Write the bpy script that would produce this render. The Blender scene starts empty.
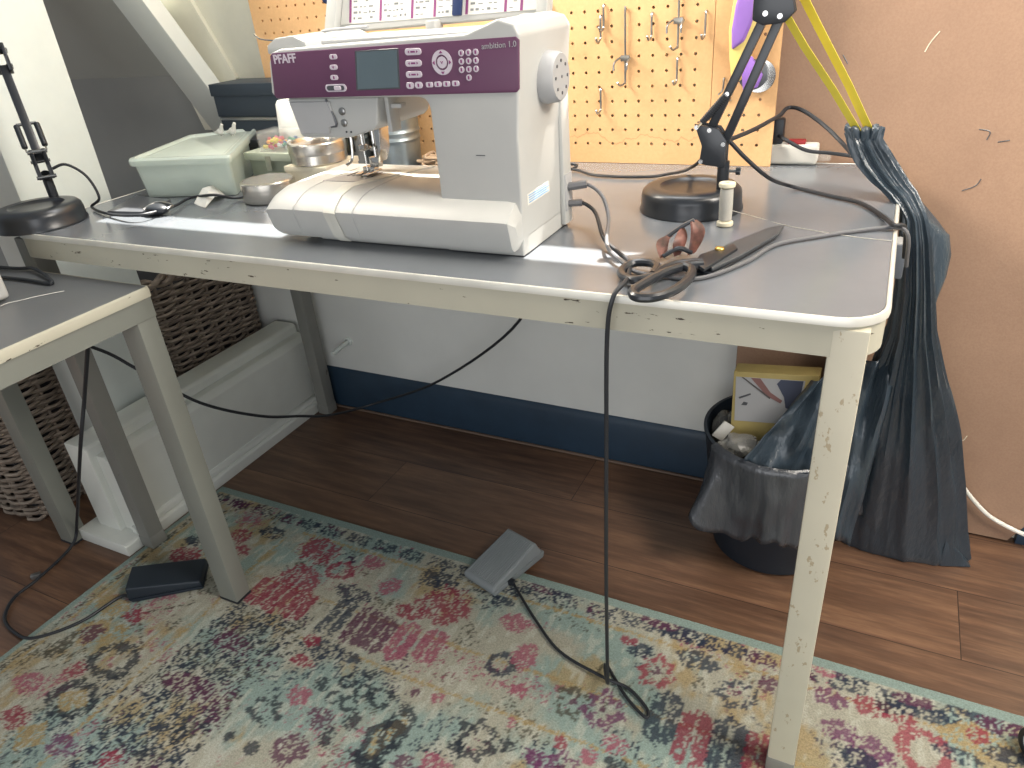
import bpy, bmesh, math, random
import numpy as np
from mathutils import Vector, Matrix, noise as mnoise

random.seed(7)
S = bpy.context.scene
COL = S.collection

# ------------------------------------------------------------------ camera
CAM_H = 1.069
YAW, PITCH, ROLL, FPX = -0.4956, 0.5032, 0.0885, 723.0
def cam_axes():
    cy, sy, cp, sp = math.cos(YAW), math.sin(YAW), math.cos(PITCH), math.sin(PITCH)
    fwd = Vector((sy*cp, cy*cp, -sp)); right = Vector((cy, -sy, 0)); down = fwd.cross(right)
    c, s = math.cos(ROLL), math.sin(ROLL)
    return c*right + s*down, -s*right + c*down, fwd
cr, cd, cf = cam_axes()
cam = bpy.data.cameras.new('camera'); cam.sensor_width = 36; cam.lens = FPX*36/1024; cam.clip_start = 0.02
cam_o = bpy.data.objects.new('camera', cam); COL.objects.link(cam_o)
cam_o.matrix_world = Matrix(((cr.x, -cd.x, -cf.x, 0), (cr.y, -cd.y, -cf.y, 0), (cr.z, -cd.z, -cf.z, CAM_H), (0, 0, 0, 1)))
S.camera = cam_o

# ------------------------------------------------------------------ light
S.view_settings.view_transform = 'Standard'; S.view_settings.look = 'None'
S.view_settings.exposure = 0.0; S.view_settings.gamma = 1.0; S.view_settings.use_curve_mapping = False
W = bpy.data.worlds.new('world'); S.world = W; W.use_nodes = True
W.node_tree.nodes['Background'].inputs[0].default_value = (0.86, 0.93, 1.0, 1)
W.node_tree.nodes['Background'].inputs[1].default_value = 0.36
def sun(name, d, e, ang, colour):
    l = bpy.data.lights.new(name, 'SUN'); l.energy = e; l.angle = math.radians(ang); l.color = colour
    o = bpy.data.objects.new(name, l); COL.objects.link(o)
    o.rotation_euler = Vector(d).to_track_quat('-Z', 'Y').to_euler(); o.location = (0, 2, 4)
def area(name, loc, tgt, sx, sy, e, colour, spread=180):
    l = bpy.data.lights.new(name, 'AREA'); l.shape = 'RECTANGLE'; l.size = sx; l.size_y = sy; l.energy = e; l.color = colour
    l.spread = math.radians(spread)
    o = bpy.data.objects.new(name, l); COL.objects.link(o); o.location = loc
    o.rotation_euler = (Vector(tgt)-Vector(loc)).to_track_quat('-Z', 'Y').to_euler()
SUN_D = Vector((-0.07, -0.50, -0.86))
sun('sun', SUN_D, 26.0, 0.6, (1.0, 0.96, 0.88))
area('roof_window_light', (-0.50, 1.14, 1.84), (-0.45, 0.40, 0.75), 1.4, 0.35, 15, (0.97, 0.98, 1.0))
area('window_light_left', (-1.35, 0.92, 1.75), (-0.35, 1.38, 1.00), 0.5, 0.4, 11, (1.0, 0.92, 0.80), 85)
area('window_light_right', (1.0, 0.66, 1.95), (0.28, 1.02, 0.0), 0.7, 0.7, 50, (1.0, 0.92, 0.82))
area('room_fill_light', (0.2, -1.5, 1.0), (-0.3, 1.4, 0.35), 2.2, 1.3, 27, (0.97, 0.98, 1.0))  # soft fill added behind the camera to brighten the fronts and under-table wall

# ------------------------------------------------------------------ materials
def lin(c):
    return tuple(((v/255)/12.92 if v/255 <= 0.04045 else ((v/255+0.055)/1.055)**2.4) for v in c) + (1,)
class NT:
    def __init__(s, m): s.t = m.node_tree; s.n = s.t.nodes; s.l = s.t.links; s.b = s.n['Principled BSDF']
    def add(s, kind, **kw):
        n = s.n.new(kind)
        for k, v in kw.items():
            if k in n.inputs: n.inputs[k].default_value = v
            else: setattr(n, k, v)
        return n
    def link(s, a, b): s.l.new(a, b)
    def coord(s, scale=(1, 1, 1), rot=(0, 0, 0)):
        tc = s.add('ShaderNodeTexCoord'); mp = s.add('ShaderNodeMapping')
        mp.inputs['Scale'].default_value = scale; mp.inputs['Rotation'].default_value = rot
        s.link(tc.outputs['Object'], mp.inputs['Vector']); return mp.outputs['Vector']
    def ramp(s, f, stops):
        r = s.add('ShaderNodeValToRGB'); e = r.color_ramp.elements
        while len(e) < len(stops): e.new(0.5)
        for q, (p, c) in zip(e, stops): q.position = p; q.color = c
        s.link(f, r.inputs[0]); return r.outputs[0]
    def mix(s, f, a, b, blend='MIX'):
        m = s.add('ShaderNodeMix', data_type='RGBA', blend_type=blend)
        for v, i in ((f, 0), (a, 6), (b, 7)):
            if hasattr(v, 'is_linked'): s.link(v, m.inputs[i])
            else: m.inputs[i].default_value = v
        return m.outputs[2]
    def noise(s, vec, scale, detail=3, rough=0.55):
        n = s.add('ShaderNodeTexNoise', Scale=scale, Detail=detail, Roughness=rough)
        s.link(vec, n.inputs['Vector']); return n.outputs['Fac']
    def math(s, op, a, b=0.0):
        m = s.add('ShaderNodeMath', operation=op)
        for v, i in ((a, 0), (b, 1)):
            if hasattr(v, 'is_linked'): s.link(v, m.inputs[i])
            else: m.inputs[i].default_value = v
        return m.outputs[0]
    def bump(s, h, strength=0.3, dist=0.002):
        b = s.add('ShaderNodeBump', Strength=strength, Distance=dist); s.link(h, b.inputs['Height'])
        s.link(b.outputs[0], s.b.inputs['Normal'])
def mat(name, rgb, rough=0.5, metal=0.0, var=0.06, vscale=18, bump=0.0, bscale=120, spec=0.5, trans=0.0, alpha=1.0, coat=0.0):
    m = bpy.data.materials.new(name); m.use_nodes = True; t = NT(m)
    c = lin(rgb); v = t.coord(); f = t.noise(v, vscale)
    dark = tuple(x*(1-var*1.6) for x in c[:3])+(1,); lite = tuple(min(1, x*(1+var*1.6)) for x in c[:3])+(1,)
    t.link(t.ramp(f, [(0.25, dark), (0.75, lite)]), t.b.inputs['Base Color'])
    t.b.inputs['Roughness'].default_value = rough; t.b.inputs['Metallic'].default_value = metal
    t.b.inputs['Specular IOR Level'].default_value = spec
    t.b.inputs['Transmission Weight'].default_value = trans; t.b.inputs['Alpha'].default_value = alpha
    t.b.inputs['Coat Weight'].default_value = coat
    if bump: t.bump(t.noise(v, bscale, 4), bump, 0.002)
    return m

MT = {}
def chipped(name, rgb, chip=(70, 60, 48), thr=0.66, rough=0.45, scale=(14, 14, 14)):
    m = bpy.data.materials.new(name); m.use_nodes = True; t = NT(m)
    v = t.coord(scale); f = t.noise(v, 4, 6, 0.6); g = t.noise(t.coord(), 7, 3)
    c = lin(rgb)
    base = t.ramp(g, [(0.3, tuple(x*0.9 for x in c[:3])+(1,)), (0.7, c)])
    k = t.ramp(f, [(thr, (0, 0, 0, 1)), (thr+0.02, (1, 1, 1, 1))])
    t.link(t.mix(k, base, lin(chip)), t.b.inputs['Base Color']); t.b.inputs['Roughness'].default_value = rough
    t.bump(f, 0.12, 0.001)
    return m
MT['cream'] = chipped('chipped_cream_paint', (186, 182, 164), (62, 52, 42), thr=0.66, scale=(9, 9, 34))
MT['leggrey'] = chipped('grey_green_paint', (130, 130, 124), thr=0.70, scale=(8, 8, 4))
MT['legcream'] = chipped('worn_cream_paint', (200, 194, 174), (168, 154, 128), thr=0.64, scale=(24, 24, 12))
MT['ltgrey'] = chipped('grey_enamel', (130, 132, 124), (90, 90, 84), thr=0.80)
def lino(name, rgb, rough):
    m = bpy.data.materials.new(name); m.use_nodes = True; t = NT(m); c = lin(rgb)
    v = t.coord(); f = t.noise(v, 5, 6, 0.6); g = t.noise(t.coord((2, 60, 60)), 8, 4)
    col = t.ramp(f, [(0.3, tuple(x*0.90 for x in c[:3])+(1,)), (0.7, tuple(x*1.07 for x in c[:3])+(1,))])
    sc = t.ramp(g, [(0.70, (0, 0, 0, 1)), (0.76, (0.14, 0.14, 0.14, 1))])
    t.link(t.mix(sc, col, lin((170, 165, 158))), t.b.inputs['Base Color'])
    t.b.inputs['Roughness'].default_value = rough
    t.b.inputs['Specular IOR Level'].default_value = 0.85
    return m
MT['top'] = lino('grey_linoleum', (104, 108, 113), 0.20)
MT['ltop'] = lino('dark_grey_linoleum', (86, 88, 90), 0.42)
MT['alu'] = mat('aluminium_trim', (212, 210, 200), 0.4, 0.35)
MT['white_wall'] = mat('white_wall_paint', (216, 217, 212), 0.8, var=0.03, vscale=6, bump=0.1, bscale=60)
MT['pillar'] = mat('bright_white_paint', (216, 222, 216), 0.7, var=0.02, bump=0.08, bscale=60)
MT['shaded_wall'] = mat('shaded_wall_paint', (146, 147, 143), 0.85, var=0.04, vscale=5)  # grey carries the shade of the recess in the wall colour
MT['shaded_roof'] = mat('shaded_roof_paint', (178, 181, 174), 0.85, var=0.03, vscale=5)  # recess shade put into the roof colour, lighter than the wall below
MT['cream_wall'] = mat('cream_wall_paint', (222, 218, 200), 0.8, var=0.03)
MT['trimwhite'] = chipped('white_gloss_paint', (224, 226, 218), (150, 145, 130), thr=0.78, rough=0.4)
MT['navybase'] = mat('navy_skirting_paint', (36, 56, 74), 0.45, var=0.08)
MT['steelgrey'] = mat('steel_grey', (150, 150, 148), 0.3, 0.9)
MT['black'] = mat('black_plastic', (30, 34, 40), 0.42)
MT['blackmetal'] = mat('black_enamel', (34, 37, 42), 0.3, spec=0.6)
MT['cable'] = mat('black_cable', (30, 33, 38), 0.5)
MT['greycable'] = mat('grey_cable', (96, 96, 98), 0.5)
MT['whitecable'] = mat('white_cable', (228, 226, 216), 0.5)
MT['mwhite'] = mat('white_machine_plastic', (180, 180, 176), 0.42, var=0.015)
MT['mgrey'] = mat('light_grey_plastic', (166, 166, 166), 0.5, var=0.02)
MT['purple'] = mat('purple_panel', (98, 58, 86), 0.4, var=0.03)
MT['lcd'] = mat('lcd_glass', (92, 106, 112), 0.25, var=0.03)
MT['button'] = mat('pale_button', (206, 196, 204), 0.5, var=0.02)
MT['chrome'] = mat('chrome', (200, 198, 194), 0.16, 1.0, var=0.02)
MT['tin'] = mat('brushed_tin', (214, 208, 198), 0.26, 1.0, var=0.05)
MT['galv'] = mat('galvanised_steel', (150, 160, 164), 0.36, 0.9, var=0.12, vscale=26)
MT['darkbox'] = mat('navy_card', (38, 48, 58), 0.55)
MT['paper'] = mat('white_paper', (206, 204, 196), 0.8, var=0.02)
MT['print'] = mat('printed_grey', (120, 122, 122), 0.8)
MT['plum'] = mat('plum_ink', (130, 60, 110), 0.7)
MT['navyclip'] = mat('navy_plastic', (30, 46, 84), 0.4)
MT['peg'] = None
MT['yellow'] = mat('yellow_plastic', (226, 206, 70), 0.45, var=0.05)
MT['yellow3'] = mat('pale_yellow_plastic', (224, 200, 120), 0.45)
MT['yellow2'] = mat('yellow_card', (172, 154, 96), 0.65)
MT['violet'] = mat('violet_plastic', (136, 98, 178), 0.4)
MT['red'] = mat('red_plastic', (160, 44, 48), 0.45)
MT['beige'] = mat('beige_plastic', (214, 206, 180), 0.5)
MT['thread'] = mat('grey_thread', (176, 172, 162), 0.85, bump=0.4, bscale=400)
MT['tort'] = mat('tortoiseshell', (100, 66, 58), 0.3, var=0.5, vscale=60)
MT['brass'] = mat('brass', (200, 168, 96), 0.3, 0.9)
MT['blade'] = mat('dark_steel_blade', (72, 75, 78), 0.42, 0.2)
MT['pedal'] = mat('grey_pedal_plastic', (122, 128, 130), 0.55, var=0.03)
MT['bpedal'] = mat('black_pedal_plastic', (26, 36, 46), 0.5)
MT['turq'] = mat('turquoise_plastic', (70, 160, 190), 0.4)
MT['smoke'] = mat('smoked_plastic', (78, 80, 84), 0.3)
MT['carton'] = mat('cream_card', (206, 198, 176), 0.7)
MT['cone'] = mat('white_thread_cone', (222, 222, 214), 0.75, bump=0.3, bscale=300)
def plastic(name, rgb, alpha, rough=0.25):
    m = mat(name, rgb, rough, var=0.03, alpha=alpha); return m
MT['greenclear'] = plastic('translucent_green_plastic', (220, 230, 218), 0.58, 0.25)
MT['clear'] = plastic('clear_plastic', (226, 228, 222), 0.16, 0.1)
MT['film'] = plastic('clear_film', (150, 150, 146), 0.55, 0.2)
def bagmat(name, rgb, rough):
    m = bpy.data.materials.new(name); m.use_nodes = True; t = NT(m)
    v = t.coord((1, 1, 0.25)); f = t.noise(v, 46, 5, 0.62)
    c = lin(rgb)
    t.link(t.ramp(f, [(0.3, tuple(x*0.9 for x in c[:3])+(1,)), (0.7, tuple(x*1.1 for x in c[:3])+(1,))]), t.b.inputs['Base Color'])
    t.b.inputs['Roughness'].default_value = rough; t.b.inputs['Specular IOR Level'].default_value = 0.7
    t.bump(f, 0.75, 0.006); return m
MT['bag'] = bagmat('black_bin_bag_plastic', (52, 63, 72), 0.30)
MT['liner'] = bagmat('black_liner_plastic', (62, 65, 70), 0.22)
def board():
    m = bpy.data.materials.new('brown_hardboard'); m.use_nodes = True; t = NT(m)
    v = t.coord(); f = t.noise(v, 3, 6, 0.6); g = t.noise(v, 260, 3); h = t.noise(t.coord((1, 1, 2)), 26, 6, 0.7)
    base = t.ramp(f, [(0.3, lin((148, 119, 98))), (0.7, lin((168, 137, 113)))])
    base = t.mix(t.ramp(g, [(0.35, (0.25,)*3+(1,)), (0.65, (0, 0, 0, 1))]), base, lin((132, 102, 84)))
    base = t.mix(t.ramp(h, [(0.70, (0, 0, 0, 1)), (0.735, (0.6,)*3+(1,))]), base, lin((108, 78, 62)))
    t.link(base, t.b.inputs['Base Color']); t.b.inputs['Roughness'].default_value = 0.75; t.bump(g, 0.25, 0.001)
    return m
MT['board'] = board()
def pegmat():
    m = bpy.data.materials.new('tan_pegboard'); m.use_nodes = True; t = NT(m)
    v = t.coord(); f = t.noise(v, 4, 5, 0.6); g = t.noise(v, 200, 3)
    base = t.ramp(f, [(0.3, lin((204, 160, 110))), (0.7, lin((222, 178, 128)))])
    base = t.mix(t.ramp(g, [(0.35, (0.2,)*3+(1,)), (0.65, (0, 0, 0, 1))]), base, lin((180, 136, 90)))
    # old water stain: a tide line along the foot of the board
    tc = t.add('ShaderNodeTexCoord'); sp = t.add('ShaderNodeSeparateXYZ'); t.link(tc.outputs['Object'], sp.inputs[0])
    n1 = t.noise(t.coord((1, 0.01, 0.01)), 9, 5, 0.6); n2 = t.noise(v, 30, 4)
    lvl = t.math('ADD', t.math('MULTIPLY', n1, 0.10), t.math('MULTIPLY', n2, 0.02))
    d = t.math('SUBTRACT', sp.outputs['Z'], t.math('ADD', lvl, 0.735))
    line = t.ramp(t.math('ADD', t.math('MULTIPLY', d, 40.0), 0.5), [(0.42, (0, 0, 0, 1)), (0.50, (0.5,)*3+(1,)), (0.56, (0, 0, 0, 1))])
    mx = t.ramp(t.math('ADD', sp.outputs['X'], 1.0), [(0.40, (0, 0, 0, 1)), (0.46, (1, 1, 1, 1)), (0.66, (1, 1, 1, 1)), (0.72, (0, 0, 0, 1))])
    base = t.mix(t.math('MULTIPLY', line, mx), base, lin((150, 100, 56)))
    t.link(base, t.b.inputs['Base Color']); t.b.inputs['Roughness'].default_value = 0.6; t.bump(g, 0.15, 0.001)
    return m
MT['peg'] = pegmat()
def floormat():
    m = bpy.data.materials.new('dark_wood_laminate'); m.use_nodes = True; t = NT(m)
    v = t.coord()
    br = t.add('ShaderNodeTexBrick', offset=0.37, Scale=1.0, **{'Mortar Size': 0.0009, 'Brick Width': 1.25, 'Row Height': 0.173, 'Bias': 0.0, 'Mortar Smooth': 0.1})
    br.inputs['Color1'].default_value = (0.1, 0.1, 0.1, 1); br.inputs['Color2'].default_value = (0.9, 0.9, 0.9, 1); br.inputs['Mortar'].default_value = (0, 0, 0, 1)
    mp = t.add('ShaderNodeMapping'); tc = t.add('ShaderNodeTexCoord'); t.link(tc.outputs['Object'], mp.inputs[0]); mp.inputs['Location'].default_value = (0.5425, -0.032, 0)
    t.link(mp.outputs[0], br.inputs['Vector'])
    sep = t.add('ShaderNodeVectorMath', operation='ADD'); t.link(t.coord((1.6, 16, 1)), sep.inputs[0])
    off = t.add('ShaderNodeVectorMath', operation='SCALE'); t.link(br.outputs['Color'], off.inputs[0]); off.inputs['Scale'].default_value = 7.0
    t.link(off.outputs[0], sep.inputs[1])
    g = t.noise(sep.outputs[0], 3.0, 8, 0.62); h = t.noise(sep.outputs[0], 14.0, 4, 0.6)
    c = t.ramp(g, [(0.30, lin((56, 44, 39))), (0.47, lin((96, 74, 60))), (0.70, lin((138, 106, 82)))])
    c = t.mix(t.ramp(h, [(0.4, (0.35,)*3+(1,)), (0.6, (0, 0, 0, 1))]), c, lin((80, 52, 38)))
    c = t.mix(0.30, c, t.ramp(br.outputs['Color'], [(0.0, lin((74, 52, 40))), (1.0, lin((130, 94, 68)))]))
    c = t.mix(br.outputs['Fac'], c, lin((52, 38, 32)))
    t.link(c, t.b.inputs['Base Color']); t.b.inputs['Roughness'].default_value = 0.36; t.bump(g, 0.08, 0.001)
    return m
MT['floor'] = floormat()
def rugmat():
    m = bpy.data.materials.new('distressed_rug_pile'); m.use_nodes = True; t = NT(m)
    a = t.add('ShaderNodeAttribute', attribute_name='pattern')
    f = t.noise(t.coord((1, 1, 1)), 330, 3, 0.7); g = t.noise(t.coord((300, 90, 100)), 1.0, 2)
    c = t.mix(0.55, a.outputs['Color'], t.ramp(f, [(0.3, (0.30,)*3+(1,)), (0.7, (0.72,)*3+(1,))]), 'OVERLAY')
    t.link(c, t.b.inputs['Base Color']); t.b.inputs['Roughness'].default_value = 0.95; t.b.inputs['Specular IOR Level'].default_value = 0.1
    t.bump(f, 0.8, 0.004); return m
MT['rug'] = rugmat()
def wickermat():
    m = bpy.data.materials.new('grey_brown_willow'); m.use_nodes = True; t = NT(m)
    f = t.noise(t.coord((1, 1, 6)), 22, 4)
    t.link(t.ramp(f, [(0.3, lin((100, 88, 78))), (0.55, lin((138, 124, 110))), (0.75, lin((166, 152, 136)))]), t.b.inputs['Base Color'])
    t.b.inputs['Roughness'].default_value = 0.7; return m
MT['wicker'] = wickermat()

# ------------------------------------------------------------------ mesh helpers
def catmull(pts, n=8):
    P = [Vector(p) for p in pts]
    if len(P) < 3: return P
    P = [P[0]*2-P[1]] + P + [P[-1]*2-P[-2]]; out = []
    for i in range(1, len(P)-2):
        a, b, c, d = P[i-1:i+3]
        for k in range(n):
            t = k/n
            out.append(0.5*((2*b)+(c-a)*t+(2*a-5*b+4*c-d)*t*t+(3*b-a-3*c+d)*t**3))
    out.append(P[-2]); return out
class MB:
    def __init__(s): s.bm = bmesh.new()
    def _bevel(s, vs, r, seg=2):
        if r <= 0: return
        es = list({e for v in vs for e in v.link_edges})
        bmesh.ops.bevel(s.bm, geom=es, offset=r, segments=seg, profile=0.6, affect='EDGES', clamp_overlap=True)
    def box(s, a, b, r=0.0, mtx=None, seg=2):
        x0, y0, z0 = a; x1, y1, z1 = b
        v = [s.bm.verts.new(p) for p in ((x0,y0,z0),(x1,y0,z0),(x1,y1,z0),(x0,y1,z0),(x0,y0,z1),(x1,y0,z1),(x1,y1,z1),(x0,y1,z1))]
        if mtx:
            for q in v: q.co = mtx @ q.co
        for f in ((3,2,1,0),(4,5,6,7),(0,1,5,4),(1,2,6,5),(2,3,7,6),(3,0,4,7)): s.bm.faces.new([v[i] for i in f])
        s._bevel(v, r, seg); return s
    def prism(s, poly, d0, d1, axis='y', r=0.0, seg=2):
        # poly = 2D points; axis says which coordinate is the extrusion
        def P(p, d):
            return {'y': (p[0], d, p[1]), 'x': (d, p[0], p[1]), 'z': (p[0], p[1], d)}[axis]
        a = [s.bm.verts.new(P(p, d0)) for p in poly]; b = [s.bm.verts.new(P(p, d1)) for p in poly]; n = len(poly)
        fs = [s.bm.faces.new(a), s.bm.faces.new(b[::-1])]
        for i in range(n): fs.append(s.bm.faces.new((a[i], b[i], b[(i+1) % n], a[(i+1) % n])))
        bmesh.ops.recalc_face_normals(s.bm, faces=fs)
        s._bevel(a+b, r, seg); return s
    def hull(s, pts, r=0.0, seg=2):
        # six-sided solid from 4 bottom and 4 top corners
        v = [s.bm.verts.new(p) for p in pts]; fs = []
        for f in ((3,2,1,0),(4,5,6,7),(0,1,5,4),(1,2,6,5),(2,3,7,6),(3,0,4,7)): fs.append(s.bm.faces.new([v[i] for i in f]))
        bmesh.ops.recalc_face_normals(s.bm, faces=fs); s._bevel(v, r, seg); return s
    def lathe(s, prof, c=(0, 0, 0), seg=40, mtx=None):
        rings = []
        for (r, z) in prof:
            if r < 1e-6: rings.append([s.bm.verts.new((0, 0, z))])
            else: rings.append([s.bm.verts.new((r*math.cos(2*math.pi*k/seg), r*math.sin(2*math.pi*k/seg), z)) for k in range(seg)])
        vs = [v for R in rings for v in R]
        for A, B in zip(rings, rings[1:]):
            for k in range(seg):
                q = []
                for R, kk in ((A, k), (A, k+1), (B, k+1), (B, k)):
                    w = R[kk % len(R)]
                    if w not in q: q.append(w)
                if len(q) >= 3: s.bm.faces.new(q)
        for v in vs: v.co = ((mtx @ v.co) if mtx else v.co) + Vector(c)
        return s
    def tube(s, pts, r, seg=8, n=8, smooth=True, closed=False):
        P = catmull(pts, n) if smooth else [Vector(p) for p in pts]
        rings = []; up = Vector((0, 0, 1)); prev = None
        for i, p in enumerate(P):
            t = (P[min(i+1, len(P)-1)]-P[max(i-1, 0)])
            if t.length < 1e-9: t = Vector((0, 0, 1))
            t.normalize()
            if prev is None:
                a = t.cross(up)
                if a.length < 0.1: a = t.cross(Vector((1, 0, 0)))
            else: a = prev - t*prev.dot(t)
            a.normalize(); prev = a; b = t.cross(a)
            rr = r(i/(len(P)-1)) if callable(r) else r
            rings.append([s.bm.verts.new(p+(a*math.cos(2*math.pi*k/seg)+b*math.sin(2*math.pi*k/seg))*rr) for k in range(seg)])
        for A, B in zip(rings, rings[1:]):
            for k in range(seg): s.bm.faces.new((A[k], A[(k+1) % seg], B[(k+1) % seg], B[k]))
        s.bm.faces.new(rings[0][::-1]); s.bm.faces.new(rings[-1]); return s
    def rings(s, R, cap0=True, cap1=True, closed=True):
        V = [[s.bm.verts.new(p) for p in ring] for ring in R]; n = len(V[0])
        for A, B in zip(V, V[1:]):
            for k in range(n if closed else n-1): s.bm.faces.new((A[k], A[(k+1) % n], B[(k+1) % n], B[k]))
        if cap0: s.bm.faces.new(V[0][::-1])
        if cap1: s.bm.faces.new(V[-1])
        return s
    def ball(s, c, r, sc=(1, 1, 1), sub=2):
        g = bmesh.ops.create_icosphere(s.bm, subdivisions=sub, radius=r)
        for v in g['verts']: v.co = Vector((v.co.x*sc[0], v.co.y*sc[1], v.co.z*sc[2])) + Vector(c)
        return s
    def build(s, name, m, parent=None, angle=35, recalc=True):
        if recalc: bmesh.ops.recalc_face_normals(s.bm, faces=s.bm.faces[:])
        me = bpy.data.meshes.new(name); s.bm.to_mesh(me); s.bm.free()
        me.materials.append(MT[m] if isinstance(m, str) else m)
        for p in me.polygons: p.use_smooth = True
        me.set_sharp_from_angle(angle=math.radians(angle))
        o = bpy.data.objects.new(name, me); COL.objects.link(o)
        if parent is not None: adopt(o, parent)
        return o
def worldloc(o):
    v = Vector(o.location)
    while o.parent is not None: o = o.parent; v = v + Vector(o.location)
    return v
def adopt(o, parent):
    o.parent = parent; o.location = -worldloc(parent)
def thing(name, loc, label, cat, group=None):
    o = bpy.data.objects.new(name, None); COL.objects.link(o); o.location = loc; o.empty_display_size = 0.05
    return tag(o, label, cat, group)
def tag(o, label, cat, group=None):
    o['label'] = label; o['category'] = cat
    if group: o['group'] = group
    return o
def origin(o, p):
    # move a mesh object's origin to p without moving it
    p = Vector(p); o.data.transform(Matrix.Translation(-p)); o.location = Vector(o.location)+p; return o
def struct(o):
    o['kind'] = 'structure'; return o
def rounded_rect(x0, y0, x1, y1, r, n=6):
    out = []
    for cx, cy, a in ((x1-r, y0+r, -90), (x1-r, y1-r, 0), (x0+r, y1-r, 90), (x0+r, y0+r, 180)):
        for k in range(n+1):
            t = math.radians(a+90*k/n); out.append((cx+r*math.cos(t), cy+r*math.sin(t)))
    return out
def rotz(a, c):
    return Matrix.Translation(Vector(c)) @ Matrix.Rotation(a, 4, 'Z')

# ================================================================== setting
YW = 1.444                                   # back wall plane
struct(MB().box((-3.2, -1.6, -0.06), (1.6, 2.1, 0.0)).build('floor', 'floor'))
struct(MB().box((-1.60, YW, 0.0), (1.6, YW+0.08, 1.62)).build('wall_back', 'cream_wall'))
# lower, whiter stretch of the back wall under the table and in the recess
struct(MB().box((-3.2, YW, 0.0), (-1.60, YW+0.08, 0.93)).build('wall_knee', 'shaded_wall'))
struct(MB().box((-1.68, YW-0.004, 0.126), (-0.20, YW-0.0005, 0.74)).build('wall_lower', 'white_wall'))
# sloping roof of the recess, greyed in its colour for the shade there
struct(MB().hull([(-3.2, YW, 0.93), (-1.665, YW, 0.93), (-1.665, YW+0.08, 0.93), (-3.2, YW+0.08, 0.93), (-3.2, 0.904, 1.60), (-1.475, 0.904, 1.60), (-1.475, 0.96, 1.66), (-3.2, 0.96, 1.66)]).build('ceiling_recess', 'shaded_roof'))
# unseen main roof slope, its roof-window slit shaped to let in the sun strip
def roof():
    b = MB()
    def strip(x0, x1, y0, y1):
        z = lambda y: 1.60+(YW-y)*1.0
        b.prism([(y0, z(y0)), (y1, z(y1)), (y1, z(y1)+0.05), (y0, z(y0)+0.05)], x0, x1, 'x')
    ya, yb = 1.364, 1.418
    xa, xb = -1.20, -0.19
    strip(-1.60, 1.6, -0.5, ya); strip(-1.60, xa, ya, YW+0.08); strip(xb, 1.6, ya, YW+0.08); strip(xa, xb, yb, YW+0.08)
    return b.build('ceiling_slope', 'cream_wall')
struct(roof())
# left-hand bright pillar and sloping white braces
struct(MB().box((-1.70, 0.865, 0.0), (-1.555, 1.060, 2.3), 0.004).build('wall_left', 'pillar'))
A0, A1, B0, B1 = (Vector(q) for q in ((-1.586, 1.24, 1.107), (-1.492, 1.24, 1.102), (-1.584, 1.4, 0.827), (-1.5, 1.4, 0.846)))
T0, T1 = A0+(A0-B0)*0.9, A1+(A1-B1)*0.9; U0, U1 = B0+(B0-A0)*0.35, B1+(B1-A1)*0.35; dd = Vector((0.0, 0.04, 0.012))
struct(MB().hull([U0, U1, U1+dd, U0+dd, T0, T1, T1+dd, T0+dd], 0.003).build('trim_1', 'trimwhite'))
struct(MB().prism([(-1.76, 1.196), (-1.603, 1.183), (-1.471, 0.92), (-1.554, 0.796), (-1.626, 0.796)], 1.432, YW-0.0005, 'y').build('trim_2', 'cream_wall'))
# skirting board
b = MB().prism([(YW-0.018, 0.0), (YW-0.018, 0.098), (YW-0.014, 0.108), (YW-0.013, 0.118), (YW-0.006, 0.1265), (YW-0.001, 0.1265), (YW-0.001, 0.0)], -1.40, -0.20, 'x')
struct(b.build('baseboard_back', 'navybase'))
b = MB().prism([(YW-0.018, 0.0), (YW-0.018, 0.098), (YW-0.014, 0.108), (YW-0.013, 0.118), (YW-0.006, 0.1265), (YW-0.001, 0.1265), (YW-0.001, 0.0)], 0.352, 1.5, 'x')
struct(b.build('baseboard_right', 'navybase'))
struct(MB().box((-1.40, YW-0.026, 0), (-0.22, YW-0.019, 0.006), 0.002).build('trim_3', mat('skirting_bead', (110, 92, 80), 0.6)))

# brown hardboard sheet against the wall
o = MB().prism([(-0.222, 0.004), (0.338, 0.004), (0.385, 0.10), (0.385, 1.45), (-0.222, 1.45)], 1.424, 1.434, 'y', 0.001, 1).build('hardboard_sheet', 'board')
for pts, mm in (([(0.128, 1.424, 0.806), (0.144, 1.424, 0.802), (0.142, 1.424, 0.789)], 'smoke'), ([(0.158, 1.424, 0.786), (0.174, 1.424, 0.789)], 'smoke'), ([(0.123, 1.424, 0.706), (0.141, 1.424, 0.715), (0.147, 1.424, 0.727)], 'smoke'), ([(0.03, 1.424, 0.924), (0.036, 1.424, 0.938), (0.046, 1.424, 0.953)], 'carton'), ([(-0.09, 1.424, 0.924), (-0.081, 1.424, 0.91)], 'smoke'), ([(0.196, 1.424, 0.223), (0.217, 1.424, 0.221), (0.223, 1.424, 0.234)], 'carton')):
    MB().tube([Vector(p)-Vector((0, 1.429, 0.004)) for p in pts], 0.0009, 5, 4).build('scuff_mark', mm).parent = o
tag(origin(o, (0, 1.429, 0.004)), 'large brown hardboard sheet standing against the back wall behind the black bag', 'board')

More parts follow.
